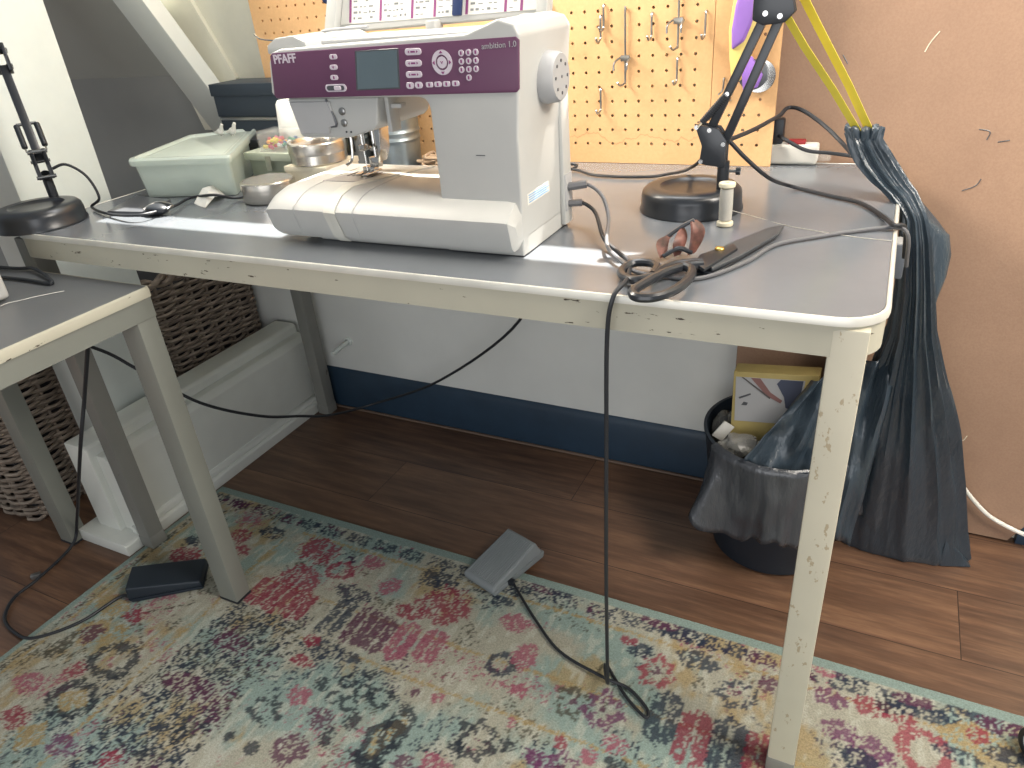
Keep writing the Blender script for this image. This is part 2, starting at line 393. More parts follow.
# white moulded boxing on the floor along the recess
bx = thing('pipe_boxing', (-1.48, 1.05, 0), 'long low white painted boxing on the floor in front of the wicker baskets', 'boxing')
x = -1.405
MB().prism([(x, 0.0), (x, 0.030), (x-0.006, 0.036), (x-0.16, 0.036), (x-0.175, 0.030), (x-0.175, 0.0)], 0.700, 1.425, 'x' if False else 'y').bm.free()
prof_base = [(x, 0.0), (x, 0.026), (x-0.006, 0.032), (x-0.165, 0.032), (x-0.165, 0.0)]
MB().prism(prof_base, 0.705, 1.420, 'y', 0.003).build('base_board', 'trimwhite', bx)
MB().prism([(x-0.008, 0.032), (x-0.008, 0.040), (x-0.014, 0.050), (x-0.022, 0.050), (x-0.022, 0.032)], 0.745, 1.420, 'y', 0.001, 1).build('moulding', 'trimwhite', bx)
MB().prism([(x-0.016, 0.032), (x-0.016, 0.222), (x-0.030, 0.236), (x-0.055, 0.236), (x-0.055, 0.032)], 0.752, 1.420, 'y', 0.003).build('front_board', 'trimwhite', bx)
MB().prism([(x-0.055, 0.032), (x-0.055, 0.256), (x-0.064, 0.262), (x-0.130, 0.262), (x-0.130, 0.032)], 0.738, 1.420, 'y', 0.003).build('top_board', 'trimwhite', bx)

# wicker baskets
def wicker(name, x0, x1, y0, y1, z0, z1, taper, label, hole=None, lid=False):
    t = thing(name, ((x0+x1)/2, (y0+y1)/2, z0), label, 'basket', 'wicker baskets in the recess')
    rnd = random.Random(name+label)
    def path(k, n):
        pts = []
        cx, cy = (x0+x1)/2, (y0+y1)/2
        for p in rounded_rect(x0, y0, x1, y1, 0.035, 3): pts.append(Vector((p[0], p[1])))
        L = []; 
        for a, c in zip(pts, pts[1:]+pts[:1]): L.append((c-a).length)
        tot = sum(L); out = []
        for i in range(n):
            d = tot*i/n; j = 0
            while d > L[j]: d -= L[j]; j += 1
            a, c = pts[j], pts[(j+1) % len(pts)]; e = (c-a).normalized(); q = a+e*d
            out.append((q, Vector((e.y, -e.x))))
        return out, cx, cy
    n = int(2*((x1-x0)+(y1-y0))/0.026)//2*2
    base, cx, cy = path(0, n)
    body = MB(); rows = int((z1-z0-0.03)/0.0088)
    for r in range(rows):
        z = z0+0.006+r*0.0088; sc = 1-taper*(1-(z-z0)/(z1-z0)); R = []
        pts = []
        for i in range(n+1):
            q, nn = base[i % n]
            off = 0.0055*(1 if ((i//2+r) % 2 == 0) else -1)*(0 if i % 2 == 0 else 1) + rnd.uniform(-0.001, 0.001)
            off = 0.0060*math.sin(math.pi*(i/2.0+r)) if False else (0.006 if ((i+r*2) % 4) < 2 else -0.006)
            p = Vector((cx+(q.x-cx)*sc+nn.x*off, cy+(q.y-cy)*sc+nn.y*off, z+rnd.uniform(-0.0022, 0.0022)+0.002*math.sin(i*0.4+r)))
            if hole and hole[0] < p.x < hole[1] and hole[2] < p.y < hole[3] and hole[4] < p.z < hole[5]:
                if len(pts) > 1: body.tube(pts, 0.0052, 5, 2)
                pts = []; continue
            pts.append(p)
        if len(pts) > 1: body.tube(pts, 0.0052, 5, 2)
    body.build('woven_body', 'wicker', t, 60)
    st = MB()
    for i in range(0, n, 2):
        q, nn = base[i]
        a = (cx+(q.x-cx)*(1-taper), cy+(q.y-cy)*(1-taper), z0); c = (q.x, q.y, z1-0.01)
        st.tube([a, c], 0.0045, 5, 1, False)
    st.build('stakes', 'wicker', t, 60)
    rim = MB()
    for ph in (0, math.pi):
        pts = []
        for i in range(n*2+1):
            q, nn = base[(i//2) % n]
            if i % 2: q2, n2 = base[(i//2+1) % n]; q = (q+q2)/2; nn = (nn+n2).normalized()
            a = i*0.8+ph
            pts.append((q.x+nn.x*0.008*math.cos(a), q.y+nn.y*0.008*math.cos(a), z1-0.012+0.009*math.sin(a)))
        rim.tube(pts, 0.0085, 6, 2)
    rim.build('braided_rim', 'wicker', t, 60)
    inner = MB(); s = 0.012
    inner.hull([(x0+s+taper*.2, y0+s+taper*.2, z0+0.004), (x1-s-taper*.2, y0+s+taper*.2, z0+0.004), (x1-s-taper*.2, y1-s-taper*.2, z0+0.004), (x0+s+taper*.2, y1-s-taper*.2, z0+0.004),
                (x0+s, y0+s, z1-0.04), (x1-s, y0+s, z1-0.04), (x1-s, y1-s, z1-0.04), (x0+s, y1-s, z1-0.04)])
    inner.build('lining', mat('dark_lining', (48, 46, 48), 0.9), t)
    return t
wicker('wicker_basket', -2.02, -1.585, 1.080, 1.425, 0.0, 0.50, 0.06, 'grey brown wicker basket behind the white boxing, at the back wall end')
tb = wicker('wicker_basket', -2.16, -1.724, 0.70, 1.045, 0.0, 0.475, 0.05, 'grey brown wicker basket standing on the wood floor behind the small grey table')
MB().box((-1.93, 0.684, 0.27), (-1.80, 0.694, 0.335), 0.003).build('handle_opening', mat('dark_opening', (44, 52, 66), 0.9), tb)['label'] = 'dark handle opening'  # dark plate put in for the shaded handle opening in the weave

# small white pipe stub on the wall
pp = thing('wall_peg', (-1.293, YW-0.004, 0.219), 'short white peg sticking out of the white wall under the table', 'peg')
MB().tube([(-1.293, YW-0.004, 0.219), (-1.300, 1.372, 0.209)], 0.0065, 12, 1, False).build('peg', 'pillar', pp)
MB().lathe([(0, 0), (0.014, 0), (0.013, 0.005), (0.008, 0.008)], (0, 0, 0), 20, Matrix.Translation((-1.293, YW-0.004, 0.219)) @ Matrix.Rotation(math.radians(90), 4, 'X')).build('flange', 'pillar', pp)

# ================================================================== rug
def vnoise(X, Y, sx, sy, seed):
    r = np.random.RandomState(seed); g = r.rand(257, 257)
    u, v = X*sx+50, Y*sy+50; i, j = np.floor(u).astype(int), np.floor(v).astype(int); a, b = u-i, v-j
    a = a*a*(3-2*a); b = b*b*(3-2*b); G = lambda p, q: g[p % 257, q % 257]
    return (G(i, j)*(1-a)+G(i+1, j)*a)*(1-b)+(G(i, j+1)*(1-a)+G(i+1, j+1)*a)*b
MOTIFS = [('b', -0.976, 0.791, 0.05, 0.04, 'red'), ('b', -0.992, 0.877, 0.06, 0.04, 'red'), ('b', -1.139, 0.885, 0.04, 0.02, 'navy'), ('b', -1.204, 0.849, 0.035, 0.025, 'red'), ('b', -1.166, 0.81, 0.03, 0.02, 'red'), ('r', -0.909, 0.842, 0.03, 0.025, 'red'), ('b', -0.859, 0.888, 0.03, 0.02, 'rose'), ('b', -0.783, 0.845, 0.03, 0.03, 'rose'), ('b', -0.845, 0.799, 0.05, 0.025, 'navy'), ('b', -0.693, 0.895, 0.05, 0.03, 'navy'), ('b', -0.648, 0.84, 0.06, 0.05, 'red'), ('b', -0.703, 0.798, 0.04, 0.02, 'red'), ('o', -1.028, 0.733, 0.025, 0.04, 'red'), ('o', -0.976, 0.73, 0.025, 0.04, 'red'), ('o', -0.925, 0.732, 0.025, 0.04, 'red'), ('o', -0.832, 0.736, 0.025, 0.05, 'navy'), ('o', -0.776, 0.733, 0.025, 0.05, 'plum'), ('o', -0.727, 0.73, 0.025, 0.045, 'plum'), ('o', -0.679, 0.733, 0.025, 0.045, 'rose'), ('o', -0.623, 0.743, 0.025, 0.04, 'rose'), ('b', -0.814, 0.658, 0.05, 0.025, 'navy'), ('b', -0.841, 0.668, 0.02, 0.015, 'red'), ('b', -0.831, 0.622, 0.03, 0.015, 'red'), ('b', -0.759, 0.663, 0.04, 0.015, 'navy'), ('f', -0.817, 0.514, 0.032, 0.032, 'ink'), ('f', -0.453, 0.606, 0.038, 0.038, 'ink'), ('b', -0.783, 0.56, 0.025, 0.02, 'rose'), ('b', -0.758, 0.598, 0.02, 0.016, 'ink'), ('r', -0.717, 0.617, 0.018000000000000002, 0.016, 'ink'), ('r', -0.683, 0.613, 0.016, 0.016, 'ink'), ('r', -0.69, 0.582, 0.018000000000000002, 0.016, 'ink'), ('r', -0.719, 0.583, 0.015, 0.015, 'ink'), ('b', -0.685, 0.646, 0.018000000000000002, 0.012, 'ink'), ('r', -0.645, 0.613, 0.024, 0.02, 'ink'), ('b', -0.716, 0.539, 0.03, 0.02, 'plum'), ('b', -0.661, 0.554, 0.02, 0.02, 'ink'), ('b', -0.727, 0.475, 0.04, 0.03, 'plum'), ('b', -0.68, 0.514, 0.02, 0.02, 'ink'), ('b', -0.597, 0.545, 0.02, 0.04, 'must'), ('b', -0.586, 0.573, 0.016, 0.04, 'must'), ('r', -0.595, 0.542, 0.03, 0.05, 'ink'), ('r', -0.583, 0.571, 0.024, 0.05, 'ink'), ('b', -0.601, 0.509, 0.04, 0.012, 'ink'), ('b', -0.593, 0.645, 0.01, 0.01, 'plum'), ('b', -0.551, 0.652, 0.013000000000000001, 0.012, 'rose'), ('b', -0.479, 0.586, 0.02, 0.013999999999999999, 'ink'), ('b', -0.789, 0.449, 0.02, 0.015, 'ink'), ('b', -0.535, 0.525, 0.03, 0.02, 'plum'), ('b', -0.491, 0.544, 0.03, 0.02, 'rose'), ('r', -0.482, 0.753, 0.026000000000000002, 0.026000000000000002, 'navy'), ('b', -0.449, 0.789, 0.025, 0.03, 'rose'), ('b', -0.426, 0.719, 0.02, 0.015, 'rose'), ('b', -0.541, 0.925, 0.03, 0.015, 'navy'), ('b', -0.5, 0.852, 0.035, 0.025, 'rose'), ('b', -0.552, 0.892, 0.03, 0.015, 'navy'), ('b', -0.482, 0.954, 0.04, 0.015, 'plum'), ('b', -0.446, 0.956, 0.035, 0.015, 'navy'), ('f', -0.335, 0.731, 0.032, 0.032, 'olive'), ('f', -0.282, 0.737, 0.036000000000000004, 0.036000000000000004, 'plum2'), ('o', -0.188, 0.762, 0.026000000000000002, 0.05, 'navy'), ('o', -0.135, 0.744, 0.027999999999999997, 0.05, 'red'), ('o', -0.083, 0.753, 0.027999999999999997, 0.05, 'navy'), ('o', -0.039, 0.75, 0.02, 0.045, 'red'), ('f', -0.223, 0.847, 0.035, 0.035, 'red2'), ('f', -0.088, 0.852, 0.038, 0.03, 'navy'), ('b', -0.16, 0.896, 0.04, 0.025, 'navy'), ('b', -0.262, 0.877, 0.03, 0.02, 'navy'), ('b', -0.207, 0.944, 0.06, 0.02, 'navy'), ('b', -0.135, 0.941, 0.05, 0.02, 'navy'), ('b', -0.247, 0.953, 0.04, 0.015, 'plum'), ('b', -0.286, 0.892, 0.02, 0.015, 'red'), ('b', -0.044, 0.888, 0.02, 0.02, 'plum'), ('b', -0.244, 0.685, 0.02, 0.02, 'rose'), ('b', -0.325, 0.656, 0.013999999999999999, 0.013999999999999999, 'red'), ('b', -0.278, 0.652, 0.016, 0.016, 'rose'), ('b', -0.233, 0.653, 0.02, 0.02, 'ink'), ('b', -0.342, 0.616, 0.03, 0.018000000000000002, 'plum2'), ('f', -0.309, 0.616, 0.036000000000000004, 0.03, 'plum2'), ('b', -0.404, 0.617, 0.018000000000000002, 0.013999999999999999, 'ink'), ('b', -0.415, 0.657, 0.012, 0.012, 'rose'), ('b', 0.046, 0.957, 0.03, 0.015, 'rose'), ('b', 0.051, 0.9, 0.03, 0.02, 'plum2'), ('b', 0.068, 0.844, 0.027999999999999997, 0.022000000000000002, 'plum2'), ('b', 0.11, 0.91, 0.03, 0.02, 'red'), ('b', 0.146, 0.911, 0.04, 0.02, 'red'), ('b', 0.138, 0.922, 0.025, 0.018000000000000002, 'ink'), ('b', 0.077, 0.959, 0.03, 0.02, 'navy'), ('b', 0.195, 0.926, 0.06, 0.018000000000000002, 'navy'), ('b', 0.174, 0.947, 0.03, 0.015, 'plum'), ('r', 0.188, 0.858, 0.038, 0.038, 'red2'), ('d', 0.255, 0.904, 0.06, 0.04, 'must'), ('b', 0.26, 0.914, 0.02, 0.02, 'red'), ('b', 0.271, 0.958, 0.05, 0.02, 'navy'), ('b', 0.291, 0.947, 0.04, 0.02, 'plum'), ('b', 0.117, 0.825, 0.035, 0.03, 'plum2'), ('b', 0.101, 0.804, 0.03, 0.02, 'navy'), ('b', 0.234, 0.869, 0.04, 0.015, 'navy'), ('b', 0.293, 0.894, 0.04, 0.02, 'navy'), ('d', -1.271, 0.515, 0.05, 0.04, 'must'), ('b', -1.271, 0.515, 0.03, 0.025, 'plum'), ('b', -1.222, 0.442, 0.03, 0.02, 'red'), ('b', -1.276, 0.386, 0.04, 0.026000000000000002, 'rose'), ('b', -1.226, 0.326, 0.04, 0.022000000000000002, 'red'), ('d', -1.163, 0.392, 0.04, 0.03, 'must'), ('r', -1.163, 0.392, 0.05, 0.04, 'ink'), ('r', -1.172, 0.482, 0.05, 0.04, 'ink'), ('d', -1.167, 0.315, 0.04, 0.03, 'must'), ('b', -1.228, 0.58, 0.03, 0.018000000000000002, 'red'), ('b', -1.304, 0.579, 0.05, 0.025, 'must'), ('b', -1.301, 0.469, 0.02, 0.04, 'olive'), ('b', -1.274, 0.751, 0.04, 0.03, 'red'), ('b', -1.293, 0.797, 0.03, 0.02, 'navy'), ('b', -1.095, 0.325, 0.04, 0.02, 'plum2'), ('b', -0.992, 0.34, 0.025, 0.02, 'red'), ('b', -1.043, 0.312, 0.015, 0.01, 'navy'), ('b', -0.952, 0.366, 0.016, 0.012, 'ink'), ('b', -0.927, 0.416, 0.025, 0.02, 'ink'), ('b', -0.89, 0.448, 0.012, 0.01, 'ink'), ('b', -0.876, 0.412, 0.012, 0.01, 'ink'), ('b', -0.838, 0.453, 0.01, 0.01, 'ink')]
RC = dict(teal=(136, 154, 147), beige=(160, 158, 143), must=(158, 138, 98), navy=(44, 54, 70), ink=(46, 52, 60), red=(134, 52, 70), red2=(142, 62, 76),
          rose=(150, 84, 102), plum=(88, 52, 74), plum2=(104, 58, 92), olive=(76, 74, 64), pale=(182, 182, 170))
def rug():
    x0, x1, y0, y1, st = -1.392, 0.62, 0.0, 0.978, 0.0034
    nx, ny = int((x1-x0)/st), int((y1-y0)/st)
    xs, ys = np.linspace(x0, x1, nx), np.linspace(y0, y1, ny); X, Y = np.meshgrid(xs, ys, indexing='ij')
    L = {k: np.array(lin(v)[:3]) for k, v in RC.items()}
    n1 = vnoise(X, Y, 7, 7, 1)*0.6+vnoise(X, Y, 18, 18, 2)*0.4
    n2 = vnoise(X, Y, 6, 9, 3)*0.6+vnoise(X, Y, 22, 22, 4)*0.4
    kn = vnoise(X, Y, 190, 80, 5)*0.55+vnoise(X, Y, 90, 60, 6)*0.45     # knots
    kf = vnoise(X, Y, 110, 45, 8)
    C = np.zeros(X.shape+(3,))
    w = np.clip((n1-0.42)*6+0.5+(kn-0.5)*1.2, 0, 1)[..., None]; C[:] = L['teal']*(1-w)+L['beige']*w
    w = np.clip((n2-0.60)*7+(kn-0.5)*1.6, 0, 0.75)[..., None]; C = C*(1-w)+L['must']*w
    w = np.clip((kf-0.62)*5, 0, 0.5)[..., None]; C = C*(1-w)+L['pale']*w
    h1 = vnoise(X, Y, 250, 120, 6)*0.6+vnoise(X, Y, 130, 70, 9)*0.4; h2 = np.random.RandomState(17).rand(*X.shape)
    hh = 0.60*h1+0.40*h2; hs = np.sort(hh.reshape(-1))[::97]; U = np.interp(hh, hs, np.linspace(0, 1, len(hs)))
    def paint(mask, col, dens=1.0, soft=5.0):
        nonlocal C
        m = np.clip((np.clip(mask, 0, 1)*dens*0.84-U)*7+0.4, 0, 1)*np.clip(mask*6, 0, 1); m = m[..., None]*0.84
        C = C*(1-m)+L[col]*m
    def band(v, a, b, e=0.004): return np.clip((v-a)/e, 0, 1)*np.clip((b-v)/e, 0, 1)
    inner = np.clip((Y-0.0)/0.01, 0, 1)
    # dark and rose blotches scattered faintly everywhere
    paint(np.clip((vnoise(X, Y, 14, 20, 11)-0.60)*4, 0, 1)*0.75, 'olive', 0.45)
    paint(np.clip((vnoise(X, Y, 11, 15, 12)-0.64)*4, 0, 1)*0.75, 'rose', 0.35)
    paint(np.clip((vnoise(X, Y, 12, 16, 13)-0.66)*5, 0, 1)*0.8, 'navy', 0.45)
    # right-hand border rows
    cell = np.abs(((X+5)/0.072) % 1-0.5)
    row = band(Y, 0.922, 0.956)*np.clip((0.44-cell)*12, 0, 1)*(0.55+0.6*vnoise(X, Y, 9, 3, 21))
    paint(row, 'navy', 0.85); paint(row*np.clip((vnoise(X, Y, 16, 30, 22)-0.5)*4, 0, 1), 'plum', 0.8)
    for yl in (0.910, 0.762, 0.668):
        paint(band(Y+0.006*(n1-0.5), yl-0.006, yl+0.006)*np.clip((X+1.09)*20, 0, 1), 'must', 0.85)
    sh = band(Y, 0.50, 0.905)*np.clip((X+1.09)*20, 0, 1)
    # left-hand border: diamonds, mustard lines and the broad dark brindled stripe
    for xl in (-1.352, -1.098):
        paint(band(X+0.006*(n2-0.5), xl-0.006, xl+0.006)*np.clip((0.90-Y)*30, 0, 1), 'must', 0.8)
    stripe = band(X, -1.075, -0.86, 0.03)*np.clip((0.735-Y)*14, 0, 1)*np.clip((Y-0.28)*9+0.3, 0, 1)
    paint(stripe*(0.45+0.75*vnoise(X, Y, 26, 60, 31)), 'olive', 0.78); paint(stripe*(0.35+0.8*vnoise(X, Y, 20, 40, 32)), 'navy', 0.62)
    paint(stripe*np.clip((vnoise(X, Y, 12, 20, 33)-0.6)*5, 0, 1), 'plum', 0.8)
    edgeL = band(X, -1.372, -1.356)*np.clip((0.93-Y)*30, 0, 1); paint(edgeL*(0.4+0.8*vnoise(X, Y, 3, 18, 34)), 'olive', 0.8)
    for k in range(7):                                  # lattice of diamonds down the left border
        cy_ = 0.90-0.125*k; cx_ = -1.225
        d = np.abs(X-cx_)/0.085+np.abs(Y-cy_)/0.062
        paint(np.clip((0.10-np.abs(d-1.0))*14, 0, 1)*0.9, 'olive', 0.6)
        paint(np.clip((0.62-d)*6, 0, 1)*0.9, 'must' if k % 2 else 'rose', 0.6)
    for (k, cx, cy, rx, ry, col) in MOTIFS:
        dx, dy = (X-cx), (Y-cy); u, v = dx/rx, dy/ry; r = np.sqrt(u*u+v*v)+0.35*(vnoise(X, Y, 45, 45, 41)-0.5); th = np.arctan2(v, u)
        if k == 'b': paint(np.clip((1.05-r)*3.2, 0, 1), col, 0.88)
        elif k == 'r': paint(np.clip((0.34-np.abs(r-0.8))*5, 0, 1), col, 1.05)
        elif k == 'o':
            paint(np.clip((1.05-np.maximum(np.abs(u), np.abs(v)*0.9+np.abs(u)*0.25))*6, 0, 1)*np.clip((np.abs(u)-0.08)*14, 0.35, 1), col, 1.05)
        elif k == 'd': paint(np.clip((1.1-np.abs(u)-np.abs(v))*4, 0, 1), col, 0.95)
        elif k == 'f':
            pet = 0.80+0.17*np.cos(th*7+2*vnoise(X, Y, 20, 20, 55))
            paint(np.clip((0.30-np.abs(r-pet*0.9))*6, 0, 1), col, 0.92); paint(np.clip((0.30-r)*6, 0, 1), 'plum', 0.95)
    # plain bound edge
    e = np.maximum(np.clip((Y-0.958)/0.003, 0, 1), np.clip((-1.378-X)/0.003, 0, 1))[..., None]
    C = C*(1-e)+(L['teal']*0.92)*e
    Zt = 0.0085+0.0010*(kn-0.5)
    co = np.stack([X, Y, Zt], -1).reshape(-1, 3)
    idx = np.arange(nx*ny).reshape(nx, ny)
    f = np.stack([idx[:-1, :-1], idx[1:, :-1], idx[1:, 1:], idx[:-1, 1:]], -1).reshape(-1, 4)
    loop = np.concatenate([idx[:, 0], idx[-1, 1:], idx[::-1, -1][1:], idx[0, ::-1][1:-1]])
    low = co[loop].copy(); low[:, 2] = 0.0005; n0 = len(co); k = len(loop)
    sides = np.stack([loop, np.roll(loop, -1), n0+(np.arange(k)+1) % k, n0+np.arange(k)], -1)[:, ::-1]
    me = bpy.data.meshes.new('rug'); me.from_pydata(np.concatenate([co, low]).tolist(), [], np.concatenate([f, sides]).tolist()); me.update()
    at = me.color_attributes.new('pattern', 'FLOAT_COLOR', 'POINT')
    cc = np.ones((n0+k, 4)); cc[:n0, :3] = C.reshape(-1, 3); cc[n0:, :3] = L['teal']
    at.data.foreach_set('color', cc.reshape(-1)); me.materials.append(MT['rug'])
    o = bpy.data.objects.new('rug', me); COL.objects.link(o)
    return tag(o, 'faded multicoloured patterned rug lying on the wood floor', 'rug')
rug()

# ================================================================== tables
T = 0.75
XL, XR, YF, YB = -1.402, 0.0286, 0.733, 1.412
def work_table():
    t = thing('work_table', ((XL+XR)/2, (YF+YB)/2, 0), 'long worn cream metal work table with grey top holding the sewing machine', 'table')
    rr = 0.05
    MB().prism(rounded_rect(XL+0.006, YF+0.006, XR-0.006, YB-0.004, rr-0.006), T-0.012, T, 'z').build('table_top', 'top', t)
    out = rounded_rect(XL, YF, XR, YB, rr); inn = rounded_rect(XL+0.0055, YF+0.0055, XR-0.0055, YB-0.0045, rr-0.0055)
    b = MB(); prof = [(0, T-0.0085), (0.0, T-0.003), (0.25, T+0.0003), (0.75, T+0.0006), (1.0, T-0.0005), (1.0, T-0.0085)]
    R = []
    for (k, z) in prof: R.append([(o_[0]*(1-k)+i_[0]*k, o_[1]*(1-k)+i_[1]*k, z) for o_, i_ in zip(out, inn)])
    R.append(R[0]); b.rings(R, False, False); bmesh.ops.remove_doubles(b.bm, verts=b.bm.verts[:], dist=1e-6)
    b.build('edge_trim', 'alu', t)
    o2 = rounded_rect(XL+0.003, YF+0.003, XR-0.003, YB-0.003, rr-0.003, 8); i2 = rounded_rect(XL+0.007, YF+0.007, XR-0.007, YB-0.007, rr-0.007, 8)
    b = MB(); R = [[(p[0], p[1], z) for p in pl] for pl, z in ((o2, T-0.0095), (o2, 0.709), (o2, 0.7055), (i2, 0.7055), (i2, T-0.0095))]; R.append(R[0]); b.rings(R, False, False)
    bmesh.ops.remove_doubles(b.bm, verts=b.bm.verts[:], dist=1e-6); b.build('apron', 'cream', t)
    lw = 0.0375
    for (lx, ly, base, m) in ((-0.0245, YF+0.003, 0.0095, 'legcream'), (XL+0.004, YF+0.006, 0.0095, 'leggrey'), (XL+0.004, YB-0.044, 0.0, 'leggrey'), (-0.0125, YB-0.044, 0.0, 'legcream')):
        lg = MB().box((lx, ly, base+0.026), (lx+lw, ly+lw, T-0.012), 0.003).build('leg', m, t)
        MB().box((lx-0.001, ly-0.001, base), (lx+lw+0.001, ly+lw+0.001, base+0.03), 0.003).build('foot_cap', 'leggrey', lg)
    return t
work_table()

def side_table():
    t = thing('side_table', (-1.33, 0.45, 0), 'small grey metal table at the left, in front of the long table', 'table')
    h = 0.686; xl, xr, yb, yf = -1.62, -1.043, 0.724, 0.10
    MB().prism(rounded_rect(xl+0.005, yf+0.005, xr-0.005, yb-0.002, 0.004, 2), h-0.012, h, 'z').build('table_top', 'ltop', t)
    out = rounded_rect(xl, yf, xr, yb, 0.006, 2); inn = rounded_rect(xl+0.006, yf+0.006, xr-0.006, yb-0.001, 0.005, 2)
    b = MB(); R = []
    for (k, z) in [(0, h-0.016), (0, h-0.004), (0.3, h+0.0005), (0.8, h+0.0008), (1, h-0.0005), (1, h-0.016)]: R.append([(o_[0]*(1-k)+i_[0]*k, o_[1]*(1-k)+i_[1]*k, z) for o_, i_ in zip(out, inn)])
    R.append(R[0]); b.rings(R, False, False); bmesh.ops.remove_doubles(b.bm, verts=b.bm.verts[:], dist=1e-6); b.build('edge_trim', 'cream', t)
    o2 = rounded_rect(xl+0.002, yf+0.002, xr-0.002, yb-0.002, 0.004, 2); i2 = rounded_rect(xl+0.006, yf+0.006, xr-0.006, yb-0.006, 0.004, 2)
    b = MB(); R = [[(p[0], p[1], z) for p in pl] for pl, z in ((o2, h-0.0165), (o2, 0.636), (i2, 0.636), (i2, h-0.0165))]; R.append(R[0]); b.rings(R, False, False)
    bmesh.ops.remove_doubles(b.bm, verts=b.bm.verts[:], dist=1e-6); b.build('apron', 'ltgrey', t)
    for (lx, ly, base) in ((xr-0.052, yb-0.041, 0.0095), (xl+0.004, yb-0.041, 0.0), (xr-0.052, yf+0.004, 0.0095), (xl+0.004, yf+0.004, 0.0)):
        lg = MB().box((lx, ly, base+0.004), (lx+0.048, ly+0.037, h-0.016), 0.002).build('leg', 'ltgrey', t)
        MB().box((lx-0.001, ly-0.001, base), (lx+0.049, ly+0.038, base+0.006), 0.002).build('foot_pad', 'black', lg)
side_table()

# ================================================================== pegboard and what hangs on it
PY = 1.372
def pegboard():
    t = thing('pegboard', (-0.75, PY, T), 'tan pegboard with rows of holes standing on the back of the long table', 'pegboard')
    P = 0.0254
    def sheet(x0, x1, xc, z0=T+0.0005, z1=1.31, zc=0.787):
        b = MB(); bm = b.bm; d = 0.006; r = 0.0028
        c0 = math.ceil((x0+P/2-xc)/P); c1 = math.floor((x1-P/2-xc)/P); r0 = math.ceil((z0+P/2-zc)/P); r1 = math.floor((z1-P/2-zc)/P)
        gx0, gx1, gz0, gz1 = xc+c0*P-P/2, xc+c1*P+P/2, zc+r0*P-P/2, zc+r1*P+P/2
        N = 8; sq = [(1, 0), (1, 1), (0, 1), (-1, 1), (-1, 0), (-1, -1), (0, -1), (1, -1)]
        for i in range(c0, c1+1):
            for j in range(r0, r1+1):
                cx, cz = xc+i*P, zc+j*P
                ov = [bm.verts.new((cx+sx*P/2, PY, cz+sz*P/2)) for sx, sz in sq]
                iv = [bm.verts.new((cx+r*math.cos(k*math.pi/4), PY, cz+r*math.sin(k*math.pi/4))) for k in range(N)]
                bv = [bm.verts.new((v.co.x, PY+d, v.co.z)) for v in iv]
                for k in range(N):
                    q = (k+1) % N
                    bm.faces.new((ov[k], iv[k], iv[q], ov[q])); bm.faces.new((iv[k], bv[k], bv[q], iv[q]))
        bmesh.ops.remove_doubles(bm, verts=bm.verts[:], dist=1e-5)
        for a, c in (((x0, gz0), (gx0, gz1)), ((gx1, gz0), (x1, gz1)), ((x0, z0), (x1, gz0)), ((x0, gz1), (x1, z1))):
            if c[0]-a[0] > 1e-4 and c[1]-a[1] > 1e-4: b.box((a[0], PY, a[1]), (c[0], PY+d, c[1]))
        b.build('perforated_sheet', 'peg', t, 30, recalc=False)
    sheet(-1.318, -0.2935, -0.425); sheet(-0.2925, -0.183, -0.2855)
    for z in (0.78, 1.26): MB().box((-1.25, PY+0.012, z), (-0.24, PY+0.030, z+0.03)).build('batten', 'carton', t)
pegboard()
def hook_obj(kind):
    b = MB()
    if kind == 'j': b.tube([(0, 0.004, 0), (0, -0.002, 0.0), (0, -0.0045, -0.006), (0, -0.0045, -0.030), (0, -0.007, -0.038), (0, -0.022, -0.041), (0, -0.030, -0.034)], 0.0019, 7, 5)
    elif kind == 'l':
        b.tube([(0, 0.004, 0), (0, -0.002, 0.0), (0, -0.0045, -0.006), (0, -0.0045, -0.112), (0, -0.008, -0.120), (-0.004, -0.020, -0.123), (-0.007, -0.028, -0.117)], 0.0019, 7, 5)
    elif kind == 's': b.tube([(0, 0.004, 0), (0, -0.003, 0.0), (0, -0.004, -0.012), (-0.002, -0.004, -0.020), (-0.006, -0.012, -0.024)], 0.0016, 7, 5)
    return b
def hook_bracket():
    b = MB()
    b.tube([(-0.012, -0.034, -0.018), (-0.012, -0.030, -0.006), (-0.009, -0.006, 0.0), (0.009, -0.006, 0.0), (0.012, -0.030, -0.006), (0.012, -0.034, -0.018)], 0.0018, 7, 4)
    b.box((-0.008, -0.0075, -0.006), (0.008, -0.003, 0.004), 0.001); return b
HG = 'metal hooks on the pegboard'
def mk_hook(kind):
    t = thing('pegboard_hook', (0, PY, 0), 'x', 'hook', HG); w = MB(); w.bm.free()
    o = hook_obj(kind).build('wire', 'steelgrey'); o.parent = t
    if kind == 'l':
        p = hook_bracket().build('double_prong', 'steelgrey'); p.parent = t; p.location = (0, 0, -0.078)
    return t
protos = {}
def put_hook(kind, x, z, label):
    if kind not in protos: protos[kind] = t = mk_hook(kind)
    else:
        src = protos[kind]; t = src.copy(); COL.objects.link(t)
        for c in src.children:
            d = c.copy(); COL.objects.link(d); d.parent = t
    t.location = (x, PY, z); t['label'] = label
put_hook('j', -0.495, 1.008, 'short steel hook on the pegboard, upper one just right of the handwheel')
put_hook('j', -0.489, 1.025, 'steel hook cut off by the frame above the short hook right of the handwheel')
put_hook('l', -0.449, 1.016, 'long steel hook with a double prong, second column from the handwheel')
put_hook('j', -0.401, 1.007, 'short steel hook in the top row, between the two double pronged hooks')
put_hook('l', -0.354, 1.072, 'steel double pronged hook high on the pegboard, right of the middle')
put_hook('j', -0.308, 1.005, 'short steel hook in the top row beside the board seam')
put_hook('j', -0.354, 0.934, 'short steel hook below the right hand double pronged hook')
